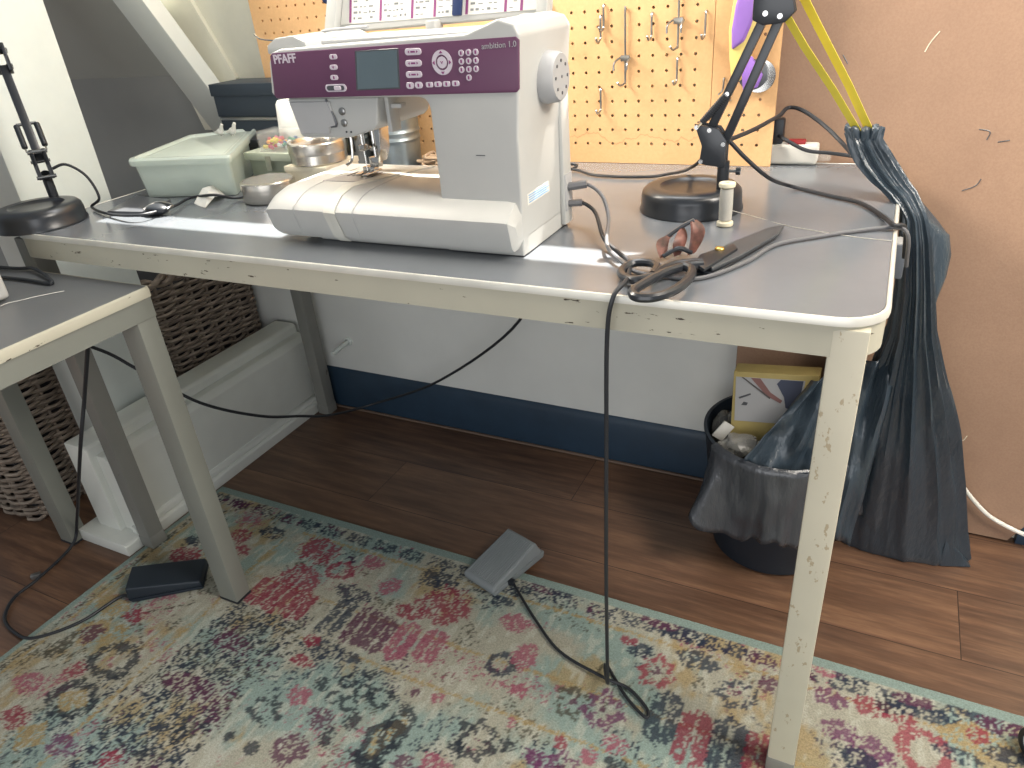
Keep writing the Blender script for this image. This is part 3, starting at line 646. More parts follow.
put_hook('j', -0.497, 0.886, 'lowest short steel hook, beside the handwheel near the stain')
put_hook('s', -0.272, 0.898, 'tiny wire hook beside the purple cutter at the board seam')
put_hook('j', -0.592, 1.033, 'steel hook on the pegboard right behind the sewing machine handwheel')
# rotary cutter hanging on the right part of the board
rc = thing('rotary_cutter', (-0.235, PY-0.012, 0.93), 'purple and yellow rotary cutter hanging on the pegboard behind the right lamp arm', 'cutter')
MB().prism([(-0.259, 0.944), (-0.261, 0.975), (-0.257, 1.010), (-0.248, 1.050), (-0.232, 1.075), (-0.220, 1.05), (-0.222, 1.01), (-0.230, 0.98), (-0.239, 0.957)], PY-0.024, PY-0.006, 'y', 0.006, 3).build('grip', 'violet', rc)
MB().prism([(-0.262, 0.93), (-0.266, 0.975), (-0.262, 1.012), (-0.252, 1.056), (-0.232, 1.082), (-0.213, 1.06), (-0.212, 1.01), (-0.219, 0.97), (-0.226, 0.945), (-0.226, 0.915), (-0.242, 0.895), (-0.257, 0.90)], PY-0.019, PY-0.010, 'y', 0.003, 2).build('handle_body', 'yellow3', rc)
MB().prism([(-0.242, 0.925), (-0.226, 0.935), (-0.205, 0.905), (-0.212, 0.885), (-0.236, 0.880)], PY-0.022, PY-0.012, 'y', 0.003, 2).build('blade_arm', 'violet', rc)
MB().lathe([(0, 0), (0.026, 0), (0.0265, 0.001), (0.026, 0.002), (0, 0.002)], (0, 0, 0), 40, Matrix.Translation((-0.212, PY-0.009, 0.902)) @ Matrix.Rotation(math.radians(90), 4, 'X')).build('blade', 'chrome', rc)
MB().lathe([(0, 0), (0.024, 0), (0.024, 0.004), (0.010, 0.006), (0, 0.006)], (0, 0, 0), 32, Matrix.Translation((-0.222, PY-0.0125, 0.905)) @ Matrix.Rotation(math.radians(90), 4, 'X')).build('blade_guard', 'smoke', rc)
# navy tool hanging at the left, its lower end just showing over the machine
ht = thing('hanging_tool', (-1.088, PY-0.008, 1.08), 'dark navy rounded tool hanging on the pegboard above the sewing machine lid', 'tool')
MB().prism([(-1.100, 1.066), (-1.088, 1.061), (-1.074, 1.066), (-1.069, 1.080), (-1.073, 1.16), (-1.102, 1.16), (-1.106, 1.080)], PY-0.016, PY-0.001, 'y', 0.005, 3).build('handle', 'navyclip', ht)
MB().tube([(-1.088, PY-0.004, 1.155), (-1.088, PY-0.004, 1.19)], 0.004, 8, 1, False).build('shank', 'steelgrey', ht)

# ================================================================== sewing machine
def text_mesh(name, body, size, mtx, m, parent, off=0.0, ext=0.0003):
    cu = bpy.data.curves.new(name, 'FONT'); cu.body = body; cu.size = size; cu.extrude = ext; cu.offset = off; cu.resolution_u = 3
    o = bpy.data.objects.new(name, cu); COL.objects.link(o); bpy.context.view_layer.update()
    me = bpy.data.meshes.new_from_object(o.evaluated_get(bpy.context.evaluated_depsgraph_get()))
    bpy.data.objects.remove(o); me.transform(mtx); me.materials.clear(); me.materials.append(MT[m]); me.name = name
    q = bpy.data.objects.new(name, me); COL.objects.link(q); adopt(q, parent); return q
FACE = Matrix(((1, 0, 0, 0), (0, 0, -1, 0), (0, 1, 0, 0), (0, 0, 0, 1)))     # text lying in XZ, facing -Y
def machine():
    t = thing('sewing_machine', (-0.58, 0.90, T), 'white sewing machine with purple control panel standing on the long table', 'sewing machine')
    yf, yb = 0.828, 0.985
    # arm + pillar: C-shaped shell with rounded inner corner
    arc = [(-0.545+0.014*math.cos(a), 0.937+0.016*math.sin(a)) for a in (math.pi/2, math.pi/3, math.pi/6, 0)]
    C = [(-0.412, T+0.001), (-0.409, 0.90), (-0.398, 1.018), (-0.405, 1.030), (-0.425, 1.036), (-0.470, 1.022), (-0.760, 1.017), (-0.777, 1.012), (-0.783, 1.0), (-0.7905, 0.962), (-0.784, 0.9535)] + arc + [(-0.531, T+0.001)]
    MB().prism(C, yf, yb, 'y', 0.006, 3).build('body', 'mwhite', t)
    # raised rim behind the open compartment and rounded housing at the left end
    MB().prism([(-0.79, 1.010), (-0.788, 1.022), (-0.772, 1.030), (-0.740, 1.032), (-0.720, 1.024), (-0.715, 1.010)], yf+0.008, yb-0.005, 'y', 0.004, 2).build('spool_housing', 'mwhite', t)
    MB().tube([(-0.735, 0.90, 1.026), (-0.735, 0.90, 1.0325), (-0.66, 0.90, 1.034)], 0.0022, 8, 4).build('spool_pin', 'mgrey', t)
    MB().box((-0.705, 0.850, 1.0165), (-0.470, 0.975, 1.0235), 0.003).build('top_tray', 'mgrey', t)
    # base
    MB().prism(rounded_rect(-0.765, yf+0.002, -0.4115, yb, 0.012, 4), T+0.001, 0.785, 'z', 0.002, 1).build('base', 'mwhite', t)
    # bed with its accessory tray
    prof = [(0.980, 0.830), (0.90, 0.830), (0.846, 0.8295), (0.822, 0.8225), (0.805, 0.811), (0.7985, 0.8045), (0.7985, 0.8015), (0.806, 0.768), (0.812, 0.7605), (0.980, 0.7605)]
    def sec(x, k, dz=0.0):
        R = []
        for (y, z) in prof: R.append((x, 0.89+(y-0.89)*k, 0.79+(z-0.79)*(1-dz)))
        return R
    b = MB()
    b.rings([sec(-0.823, 0.90, 0.45), sec(-0.828, 0.965, 0.30), sec(-0.824, 0.99, 0.17), sec(-0.814, 1.0, 0.05), sec(-0.795, 1.0), sec(-0.60, 1.0), sec(-0.43, 1.0), sec(-0.4185, 0.995, 0.05), sec(-0.4115, 0.90, 0.5)])
    b.build('bed', 'mwhite', t, 28)
    for xx in (-0.760, -0.652): # seams of the tray
        MB().tube([(xx+0.0, 0.955, 0.8302), (xx, 0.90, 0.8302), (xx, 0.846, 0.8297), (xx-0.006, 0.822, 0.8227), (xx-0.010, 0.8055, 0.8112), (xx-0.011, 0.7982, 0.803), (xx-0.009, 0.8058, 0.768)], 0.0005, 5, 3).build('tray_seam', 'mgrey', t)
    # pale translucent strap over the tray
    b = MB(); path = [(-0.640, 0.978, 0.8312), (-0.668, 0.925, 0.8312), (-0.690, 0.868, 0.8311), (-0.700, 0.8455, 0.8305), (-0.7045, 0.822, 0.8236), (-0.705, 0.8045, 0.8118), (-0.704, 0.7970, 0.8035), (-0.699, 0.8050, 0.768), (-0.694, 0.811, 0.760)]
    R = [[(x-0.0105, y, z), (x+0.0105, y-0.001, z), (x+0.0105, y, z-0.0015), (x-0.0105, y, z-0.0015)] for x, y, z in path]
    b.rings(R); b.build('strap', mat('translucent_strap', (222, 220, 210), 0.35, alpha=0.75), t)
    # needle plate
    npz = MB().prism([(-0.765, 0.868), (-0.690, 0.868), (-0.672, 0.945), (-0.735, 0.950)], 0.8295, 0.8308, 'z', 0.0004, 1).build('needle_plate', mat('satin_steel_plate', (150, 150, 150), 0.5, 0.5), t)
    b = MB()
    for i in range(6): b.box((-0.742+i*0.009, 0.898, 0.8309), (-0.738+i*0.009, 0.925, 0.8316), 0.0003)
    b.build('feed_dogs', 'blackmetal', npz)
    # head
    H = [(-0.768, 0.953), (-0.757, 0.905), (-0.752, 0.9005), (-0.672, 0.9005), (-0.628, 0.911), (-0.620, 0.918), (-0.612, 0.953)]
    hd = MB().prism(H, yf+0.004, yb-0.02, 'y', 0.004, 3).build('head', 'mwhite', t)
    MB().prism([(-0.7625, 0.949), (-0.752, 0.906), (-0.702, 0.906), (-0.700, 0.915), (-0.688, 0.918), (-0.692, 0.949)], yf+0.0005, yf+0.005, 'y', 0.001, 1).build('face_cover', 'mgrey', hd)
    MB().tube([(-0.698, yf+0.002, 0.952), (-0.6865, yf+0.002, 0.920), (-0.697, yf+0.002, 0.916)], 0.0016, 6, 3).build('thread_slot', 'smoke', hd)
    for z in (0.936, 0.921):
        MB().lathe([(0, 0), (0.005, 0), (0.005, 0.002), (0.003, 0.003), (0, 0.003)], (0, 0, 0), 20, Matrix.Translation((-0.674, yf+0.0035, z)) @ Matrix.Rotation(math.radians(90), 4, 'X')).build('thread_guide', 'steelgrey', hd)
    for xx in (-0.673, -0.665):
        MB().lathe([(0, 0), (0.0013, 0), (0.0013, 0.0008), (0, 0.0008)], (0, 0, 0), 10, Matrix.Translation((xx, yf+0.0035, 0.909)) @ Matrix.Rotation(math.radians(90), 4, 'X')).build('indicator_hole', 'black', hd)
    # presser-foot lever
    MB().box((-0.6125, 0.845, 0.906), (-0.606, 0.868, 0.953), 0.002).build('presser_lever', 'mwhite', t)
    MB().box((-0.612, 0.850, 0.936), (-0.590, 0.864, 0.942), 0.002).build('reverse_lever', 'mwhite', t)
    # needle bar, presser foot
    nd = MB().tube([(-0.706, 0.905, 0.902), (-0.706, 0.905, 0.872)], 0.0032, 10, 1, False).build('needle_bar', 'chrome', t)
    MB().tube([(-0.706, 0.905, 0.873), (-0.706, 0.905, 0.8335)], 0.0009, 6, 1, False).build('needle', 'chrome', nd)
    MB().box((-0.7115, 0.899, 0.868), (-0.7005, 0.911, 0.877), 0.002).build('needle_clamp', 'chrome', nd)
    MB().tube([(-0.694, 0.905, 0.8725), (-0.686, 0.898, 0.8715)], 0.0026, 8, 1, False).build('clamp_screw', 'chrome', nd)
    fb = MB().tube([(-0.695, 0.918, 0.902), (-0.695, 0.918, 0.853)], 0.0034, 10, 1, False).build('presser_bar', 'chrome', t)
    b = MB().box((-0.705, 0.911, 0.842), (-0.688, 0.923, 0.857), 0.002); b.box((-0.717, 0.888, 0.8335), (-0.710, 0.928, 0.837), 0.001); b.box((-0.703, 0.888, 0.8335), (-0.696, 0.928, 0.837), 0.001); b.box((-0.717, 0.908, 0.836), (-0.696, 0.922, 0.843), 0.001)
    b.build('presser_foot', 'chrome', fb)
    MB().tube([(-0.722, 0.90, 0.902), (-0.722, 0.895, 0.86), (-0.728, 0.885, 0.85)], 0.0022, 8, 4).build('threader_lever', 'chrome', t)
    MB().prism([(-0.685, 0.905), (-0.672, 0.905), (-0.676, 0.868), (-0.684, 0.85)], 0.905, 0.93, 'y', 0.002).build('foot_holder', 'chrome', t)
    MB().tube([(-0.735, 0.875, 0.903), (-0.733, 0.875, 0.893)], 0.006, 8, 1, False).build('thread_cutter', 'mwhite', t)
    # purple panel
    PN = [(-0.772, 1.0125), (-0.402, 1.0165), (-0.3985, 1.013), (-0.4025, 0.960), (-0.406, 0.9565), (-0.780, 0.9545), (-0.7845, 0.958), (-0.7765, 1.009)]
    pn = MB().prism(PN, yf-0.0018, yf+0.002, 'y', 0.0008, 2).build('control_panel', 'purple', t)
    yp = yf-0.0018
    lc = MB().prism([(-0.6325, 1.0105), (-0.5645, 1.0112), (-0.5705, 0.9635), (-0.6405, 0.9625)], yp-0.0004, yp+0.001, 'y', 0.0006, 1).build('display_frame', 'smoke', pn)
    MB().prism([(-0.6295, 1.0085), (-0.5675, 1.0090), (-0.5725, 0.9655), (-0.6370, 0.9645)], yp-0.0010, yp, 'y').build('display', 'lcd', lc)
    def btn(x, z, w, h, name='button', r=0.45, m='button'):
        rr = min(w, h)*r
        return MB().prism(rounded_rect(x-w/2, z-h/2, x+w/2, z+h/2, rr, 3), yp-0.0014, yp+0.0005, 'y', 0.0004, 1).build(name, m, pn)
    def mark(bt, x, z, kind):
        b = MB()
        if kind == 'arrows':
            for s in (-1, 1): b.prism([(x+s*0.0075, z), (x+s*0.0052, z+0.0016), (x+s*0.0052, z-0.0016)], yp-0.0018, yp-0.0012, 'y')
            b.prism([(x-0.0032, z+0.001), (x+0.0032, z+0.001), (x+0.0032, z-0.001), (x-0.0032, z-0.001)], yp-0.0018, yp-0.0012, 'y')
        elif kind == 'bar': b.prism([(x-0.0011, z+0.0019), (x+0.0011, z+0.0019), (x+0.0011, z-0.0019), (x-0.0011, z-0.0019)], yp-0.0018, yp-0.0012, 'y')
        elif kind == 'v': b.prism([(x-0.002, z+0.0015), (x, z-0.0018), (x+0.002, z+0.0015), (x+0.001, z+0.0015), (x, z-0.0004), (x-0.001, z+0.0015)], yp-0.0018, yp-0.0012, 'y')
        b.build('button_mark', 'plum', bt)
    for i, (x, z) in enumerate([(-0.668, 1.0045), (-0.6705, 0.992), (-0.6725, 0.9795)]): mark(btn(x, z, 0.0125, 0.0062), x, z, 'bar' if i != 1 else 'v')
    sw = MB().prism(rounded_rect(-0.6905, 0.9618, -0.6555, 0.9713, 0.0046, 4), yp-0.0012, yp+0.0005, 'y', 0.0004, 1).build('speed_slot', 'button', pn)
    MB().prism(rounded_rect(-0.6875, 0.9635, -0.6585, 0.9696, 0.003, 4), yp-0.0016, yp-0.001, 'y').build('slot_inset', 'smoke', sw)
    MB().prism(rounded_rect(-0.6745, 0.9640, -0.6635, 0.9690, 0.0015, 3), yp-0.0034, yp-0.0012, 'y', 0.0005, 1).build('speed_slider', 'button', sw)
    for (x, z) in [(-0.5435, 1.0060), (-0.5450, 0.9930), (-0.5465, 0.9800)]: mark(btn(x, z, 0.0240, 0.0078), x, z, 'arrows')
    for (x, z) in [(-0.5545, 0.9672), (-0.5415, 0.9674)]: mark(btn(x, z, 0.0115, 0.0078), x, z, 'bar')
    for (x, z) in [(-0.5255, 0.9676), (-0.5130, 0.9678), (-0.5005, 0.9680), (-0.4875, 0.9682)]: mark(btn(x, z, 0.0102, 0.0062, r=0.3), x, z, 'bar')
    for (x, z) in [(-0.4755, 1.0020), (-0.4655, 1.0022), (-0.4555, 1.0024), (-0.4762, 0.9928), (-0.4662, 0.9930), (-0.4562, 0.9932), (-0.4770, 0.9836), (-0.4670, 0.9838), (-0.4570, 0.9840), (-0.4680, 0.9745)]: mark(btn(x, z, 0.0074, 0.0074, r=0.49), x, z, 'bar')
    rg = MB().lathe([(0.0088, 0), (0.0142, 0), (0.0142, 0.0014), (0.0088, 0.0014), (0.0088, 0)], (0, 0, 0), 36, Matrix.Translation((-0.5035, yp+0.0002, 0.9925)) @ Matrix.Rotation(math.radians(90), 4, 'X')).build('navigation_ring', 'button', pn)
    b = MB()
    for a in range(4):
        th = a*math.pi/2; cx, cz = -0.5035+0.0115*math.cos(th), 0.9925+0.0115*math.sin(th); e, n_ = (math.cos(th), math.sin(th)), (-math.sin(th), math.cos(th))
        b.prism([(cx+e[0]*0.0018, cz+e[1]*0.0018), (cx-e[0]*0.0012+n_[0]*0.0024, cz-e[1]*0.0012+n_[1]*0.0024), (cx-e[0]*0.0012-n_[0]*0.0024, cz-e[1]*0.0012-n_[1]*0.0024)], yp-0.0020, yp-0.0011, 'y')
    b.build('arrow_marks', 'plum', rg)
    mark(btn(-0.5035, 0.9925, 0.0135, 0.0135, r=0.49), -0.5035, 0.9925, 'v')
    text_mesh('maker_lettering', 'PFAFF', 0.0155, Matrix.Translation((-0.7715, yp-0.0002, 0.9995)) @ Matrix.Rotation(math.radians(-1.0), 4, 'Y') @ FACE, 'button', pn, 0.0004)
    text_mesh('model_lettering', 'ambition 1.0', 0.0092, Matrix.Translation((-0.4475, yp-0.0002, 1.0050)) @ Matrix.Rotation(math.radians(-1.4), 4, 'Y') @ FACE, 'mgrey', pn)
    text_mesh('model_lettering', 'IDT', 0.0058, Matrix.Translation((-0.4165, yp-0.0002, 0.9965)) @ Matrix.Rotation(math.radians(-1.4), 4, 'Y') @ FACE, 'mgrey', pn) if False else None
    # open lid with the stitch chart, leaning back
    ox, oy, oz = 0.0, 0.978, 1.026; ty, tz = 0.30, 0.954           # direction up the lid
    def LP(x, h, d): return (x, oy+h*ty-d*tz, oz+h*tz+d*ty)          # d = out of the face, towards the room
    def slab(b, poly, d0, d1, r=0.0):
        a = [b.bm.verts.new(LP(p[0], p[1], d0)) for p in poly]; c = [b.bm.verts.new(LP(p[0], p[1], d1)) for p in poly]; n = len(poly)
        fs = [b.bm.faces.new(a), b.bm.faces.new(c[::-1])]
        for i in range(n): fs.append(b.bm.faces.new((a[i], c[i], c[(i+1) % n], a[(i+1) % n])))
        bmesh.ops.recalc_face_normals(b.bm, faces=fs); b._bevel(a+c, r, 2)
    b = MB(); slab(b, [(-0.788, 0.0), (-0.425, 0.006), (-0.428, 0.13), (-0.772, 0.13)], -0.012, 0.0, 0.004)
    slab(b, [(-0.790, 0.0), (-0.770, 0.0), (-0.755, 0.13), (-0.774, 0.13)], -0.002, 0.014, 0.004)
    slab(b, [(-0.440, 0.004), (-0.424, 0.005), (-0.427, 0.13), (-0.444, 0.13)], -0.002, 0.012, 0.004)
    ld = b.build('lid', 'mwhite', t)
    b = MB(); slab(b, [(-0.768, 0.010), (-0.444, 0.012), (-0.448, 0.126), (-0.754, 0.126)], 0.0, 0.001); ch = b.build('stitch_chart', 'paper', ld)
    cols = [-0.752, -0.697, -0.642, -0.604, -0.552, -0.492, -0.468]
    for x in cols: b = MB(); slab(b, [(x, 0.012), (x+0.004, 0.012), (x+0.006, 0.124), (x+0.002, 0.124)], 0.001, 0.0014); b.build('column_bar', 'plum', ch)
    b = MB(); rnd = random.Random(3)
    for x0, x1 in [(-0.744, -0.702), (-0.689, -0.648), (-0.634, -0.610), (-0.596, -0.558), (-0.544, -0.498), (-0.484, -0.472)]:
        for r in range(14):
            h = 0.016+r*0.0078; x = x0
            while x < x1-0.004:
                w = rnd.choice((0.003, 0.005, 0.007)); hh = rnd.choice((0.0012, 0.0022, 0.003))
                if rnd.random() < 0.8: slab(b, [(x, h), (min(x+w, x1), h), (min(x+w, x1), h+hh), (x, h+hh)], 0.001, 0.0013)
                x += w+rnd.choice((0.003, 0.005))
    b.build('stitch_symbols', 'print', ch)
    b = MB(); slab(b, [(-0.570, 0.010), (-0.556, 0.010), (-0.554, 0.120), (-0.570, 0.120)], 0.002, 0.008, 0.002); b.build('stylus', 'navyclip', ld)
    for x in (-0.742, -0.60, -0.455): MB().box((x-0.008, 0.962, 1.020), (x+0.008, 0.986, 1.034), 0.003).build('hinge', 'mwhite', ld)
    # handwheel
    M_ = Matrix.Translation((-0.4095, 0.912, 0.9625)) @ Matrix.Rotation(math.radians(90), 4, 'Y')
    hw = MB().lathe([(0, 0), (0.0285, 0), (0.0315, 0.003), (0.0320, 0.008), (0.0300, 0.0225), (0.0275, 0.0262), (0.0, 0.0270)], (0, 0, 0), 48, M_).build('handwheel', 'mgrey', t)
    b = MB()
    for k in range(9):
        a = 2*math.pi*k/8; r = 0.019 if k < 8 else 0
        b.lathe([(0, 0), (0.0022, 0), (0.0020, 0.0008), (0, 0.001)], (0, 0, 0), 10, M_ @ Matrix.Translation((r*math.cos(a), r*math.sin(a), 0.0264)))
    b.build('grip_dots', 'smoke', hw)
    # side details: back step with sockets, small label, oval button
    MB().box((-0.4115, 0.955, T+0.006), (-0.404, 0.984, 0.985), 0.003).build('rear_cover', 'mwhite', t)
    sk = MB().box((-0.405, 0.957, 0.776), (-0.4025, 0.982, 0.828), 0.001).build('socket_panel', 'mgrey', t)
    lb = MB().hull([(-0.4112, 0.846, 0.815), (-0.4102, 0.846, 0.815), (-0.4102, 0.918, 0.815), (-0.4112, 0.918, 0.815), (-0.4112, 0.846, 0.830), (-0.4102, 0.846, 0.830), (-0.4102, 0.918, 0.830), (-0.4112, 0.918, 0.830)]).build('side_label', 'paper', t)
    b = MB()
    for k in range(4): b.box((-0.4103, 0.850, 0.8175+k*0.003), (-0.4099, 0.914-0.006*(k % 2), 0.8187+k*0.003))
    b.build('label_lines', mat('pale_blue_ink', (110, 160, 200), 0.7), lb)
    MB().lathe([(0, 0), (0.006, 0), (0.005, 0.001), (0, 0.001)], (0, 0, 0), 20, Matrix.Translation((-0.4105, 0.885, 0.893)) @ Matrix.Diagonal((1, 0.7, 1.3, 1)) @ Matrix.Rotation(math.radians(90), 4, 'Y')).build('screw_cover', 'mgrey', t)
    MB().box((-0.47, yf-0.0006, 0.8815), (-0.457, yf+0.001, 0.8825)).build('paint_scratch', 'smoke', t)
    # thread guide wire at the left end
    MB().tube([(-0.785, 0.90, 1.020), (-0.85, 0.90, 1.026), (-0.862, 0.90, 1.030), (-0.868, 0.90, 1.034)], 0.0011, 6, 3).build('thread_guide_wire', 'chrome', t)
    return t
machine()

# ================================================================== desk lamps
def lamp(c, p, u, label, group, cable=None):
    # c base centre, p foot of the pole, u direction (in plan) in which the arm leans
    t = thing('desk_lamp', (c[0], c[1], T), label, 'lamp', group)
    bs = MB().lathe([(0, 0.030), (0.038, 0.030), (0.043, 0.0315), (0.047, 0.0355), (0.058, 0.0365), (0.067, 0.0345), (0.0725, 0.029), (0.0740, 0.022), (0.0745, 0.007), (0.0765, 0.004), (0.0765, 0.0005), (0, 0.0005)], (c[0], c[1], T), 64).build('base', 'blackmetal', t)
    U = Vector((u[0], u[1], 0)).normalized(); V = Vector((-U.y, U.x, 0)); O = Vector((p[0], p[1], T))
    def P(a, z, v=0.0): return O+U*a+V*v+Vector((0, 0, z))
    MB().tube([P(0, 0.034), P(0, 0.075)], 0.0085, 16, 1, False).build('pole', 'blackmetal', t)
    sc = MB().tube([P(0.006, 0.061), P(0.020, 0.061)], 0.0020, 8, 1, False).build('clamp_screw', 'steelgrey', t)
    MB().tube([P(0.018, 0.061), P(0.024, 0.061)], 0.0055, 12, 1, False).build('knob', 'blackmetal', sc)
    def plate(poly, v0, v1, name, m='blackmetal', r=0.002, parent=t):
        b = MB(); A = [b.bm.verts.new(P(q[0], q[1], v0)) for q in poly]; B = [b.bm.verts.new(P(q[0], q[1], v1)) for q in poly]; n = len(poly)
        fs = [b.bm.faces.new(A), b.bm.faces.new(B[::-1])]
        for i in range(n): fs.append(b.bm.faces.new((A[i], B[i], B[(i+1) % n], A[(i+1) % n])))
        bmesh.ops.recalc_face_normals(b.bm, faces=fs); b._bevel(A+B, r, 2); return b.build(name, m, parent)
    br = plate([(-0.033, 0.073), (0.004, 0.068), (0.004, 0.105), (-0.008, 0.122), (-0.042, 0.128), (-0.030, 0.098)], -0.0135, -0.0065, 'bracket')
    plate([(-0.033, 0.073), (0.004, 0.068), (0.004, 0.105), (-0.008, 0.122), (-0.042, 0.128), (-0.030, 0.098)], 0.0065, 0.0135, 'bracket')
    for a, z in ((-0.030, 0.077), (0.0, 0.101), (-0.020, 0.120), (-0.038, 0.124)): MB().tube([P(a, z, -0.016), P(a, z, 0.016)], 0.0032, 10, 1, False).build('bolt', 'chrome', br)
    MB().tube([P(0, 0.068), P(-0.01, 0.080)], 0.008, 12, 1, False).build('pivot', 'blackmetal', t)
    def bar(a, b_, w=0.0058, name='arm_bar'):
        d = (Vector(b_)-Vector(a)); q = Vector((d.y, -d.x)).normalized()*w
        plate([(a[0]-q.x, a[1]-q.y), (a[0]+q.x, a[1]+q.y), (b_[0]+q.x, b_[1]+q.y), (b_[0]-q.x, b_[1]-q.y)], -0.007, 0.007, name, r=0.0015)
    bar((-0.020, 0.120), (0.042, 0.262)); bar((0.0, 0.101), (0.060, 0.258))
    cb = MB().tube([P(0.001, 0.167, -0.016), P(0.001, 0.167, 0.016)], 0.003, 8, 1, False).build('spring_pin', 'chrome', t)
    for v in (-0.016, 0.016):
        a, b_ = P(-0.036, 0.124, v), P(0.001, 0.167, v); m0, m1 = a.lerp(b_, 0.16), a.lerp(b_, 0.97)
        s_ = MB().tube([m0, m1], 0.0046, 12, 1, False).build('spring', 'blackmetal', t)
        b = MB(); d = (m1-m0); n_ = 15
        for k in range(n_):
            q = m0+d*((k+0.5)/n_); b.tube([q-d.normalized()*0.0008, q+d.normalized()*0.0008], 0.0050, 10, 1, False)
        b.build('spring_coils', 'black', s_)
        MB().tube([a, m0], 0.0014, 6, 1, False).build('spring_hook', 'chrome', s_)
    for v in (-0.0125, 0.0065):
        e = plate([(0.026, 0.255), (0.040, 0.248), (0.066, 0.250), (0.078, 0.262), (0.070, 0.292), (0.044, 0.300), (0.026, 0.280)], v, v+0.006, 'elbow_plate')
        for a, z in ((0.042, 0.262), (0.060, 0.258), (0.042, 0.288), (0.062, 0.284)): MB().tube([P(a, z, v-0.002), P(a, z, v+0.008)], 0.0034, 10, 1, False).build('bolt', 'chrome', e)
    bar((0.042, 0.288), (-0.070, 0.405)); bar((0.062, 0.284), (-0.050, 0.401))
    return t
LG = 'black sprung arm desk lamps on the long table'
lamp((-0.256, 1.095), (-0.2075, 1.078), (1, 0.04), 'black sprung arm desk lamp on the right of the table, behind the thread reel', LG)
lamp((-1.378, 0.790), (-1.402, 0.842), (-0.86, 0.50), 'black sprung arm desk lamp on the left corner of the long table', LG)

# ================================================================== things on the long table, left end
def storage_box():
    fl, fr, brr, bl = (-1.33, 0.964, 0.826), (-1.11, 1.018, 0.826), (-1.306, 1.301, 0.826), (-1.42, 1.204, 0.826)
    F = [Vector(q) for q in (fl, fr, brr, bl)]; cen = sum(F, Vector())/4; cen.z = 0
    t = thing('storage_box', (cen.x, cen.y, T), 'translucent pale green plastic storage box with lid on the left of the table', 'storage box')
    def ring(k, z): return [(cen.x+(q.x-cen.x)*k, cen.y+(q.y-cen.y)*k, z) for q in F]
    def rr(k, z):
        q = [Vector(w) for w in ring(k, z)]; out = []
        for i in range(4):
            a, b_, c_ = q[i-1], q[i], q[(i+1) % 4]
            p0 = b_+(a-b_).normalized()*0.012; p1 = b_+(c_-b_).normalized()*0.012
            for s in range(5):
                u = s/4; out.append(tuple(p0*(1-u)**2+b_*2*u*(1-u)+p1*u*u))
        return out
    MB().rings([rr(0.90, T+0.006), rr(0.84, T+0.001), rr(0.90, T+0.001), rr(0.955, 0.822), rr(0.94, 0.822), rr(0.885, T+0.004), rr(0.5, T+0.004)][2:], True, True).build('tub', 'greenclear', t)
    MB().rings([rr(1.0, 0.815), rr(1.01, 0.819), rr(1.01, 0.825), rr(0.99, 0.829), rr(0.93, 0.829), rr(0.90, 0.824), rr(0.80, 0.824), rr(0.78, 0.826)], True, True).build('lid', 'greenclear', t)
    MB().rings([rr(0.80, T+0.006), rr(0.82, T+0.030), rr(0.78, T+0.036)]).build('contents', mat('folded_pale_fabric', (206, 216, 204), 0.9, var=0.2, vscale=40), t)
storage_box()
SB = 'navy card boxes in the back left corner of the table'
t = thing('card_box', (-1.28, 1.32, T), 'navy card box underneath the other, beside the brace in the back left corner', 'box', SB)
MB().box((-1.385, 1.272, T+0.001), (-1.165, 1.365, 0.853), 0.002).build('box_body', 'darkbox', t)
MB().box((-1.386, 1.2705, 0.848), (-1.164, 1.3655, 0.8545), 0.001).build('box_edge', 'steelgrey', t)
t = thing('card_box', (-1.28, 1.32, 0.8555), 'larger lidded navy card box on top of its stack in the back left corner', 'box', SB)
MB().box((-1.388, 1.270, 0.8555), (-1.162, 1.366, 0.906), 0.002).build('box_body', 'darkbox', t)
MB().box((-1.392, 1.267, 0.900), (-1.158, 1.368, 0.9255), 0.002).build('lid', 'darkbox', t)
t = thing('card_box', (-1.31, 1.23, T), 'flat black card box behind the green storage box, carrying two tiny white figures', 'box', SB)
MB().box((-1.402+0.01, 1.200, T+0.001), (-1.21, 1.262, 0.815), 0.002).build('box_body', 'black', t)
MB().box((-1.394, 1.198, 0.806), (-1.208, 1.264, 0.8205), 0.002).build('lid', 'black', t)
def figurine(x, y, z, label, s):
    t = thing('bird_figurine', (x, y, z), label, 'figurine', 'tiny white figures on the black box')
    b = MB(); b.ball((x, y, z+0.012*s), 0.006*s, (1.3, 0.9, 1.1)); b.tube([(x+0.004*s, y, z+0.014*s), (x+0.007*s, y, z+0.022*s), (x+0.010*s, y, z+0.026*s)], lambda u: 0.004*s*(1-0.3*u), 8, 3)
    b.tube([(x-0.005*s, y, z+0.012*s), (x-0.015*s, y, z+0.010*s)], lambda u: 0.003*s*(1-0.6*u)+0.0006, 8, 1, False); b.build('body', 'paper', t)
    b = MB()
    for d in (-0.0025, 0.0025): b.tube([(x, y+d, z+0.008*s), (x+0.001, y+d, z)], 0.0011*s, 6, 1, False)
    b.build('legs', 'paper', t)
figurine(-1.335, 1.215, 0.8205, 'tiny white bird figure on the black box, left of the pair', 1.1)
figurine(-1.300, 1.218, 0.8205, 'tiny white bird figure on the black box, right of the pair', 1.2)

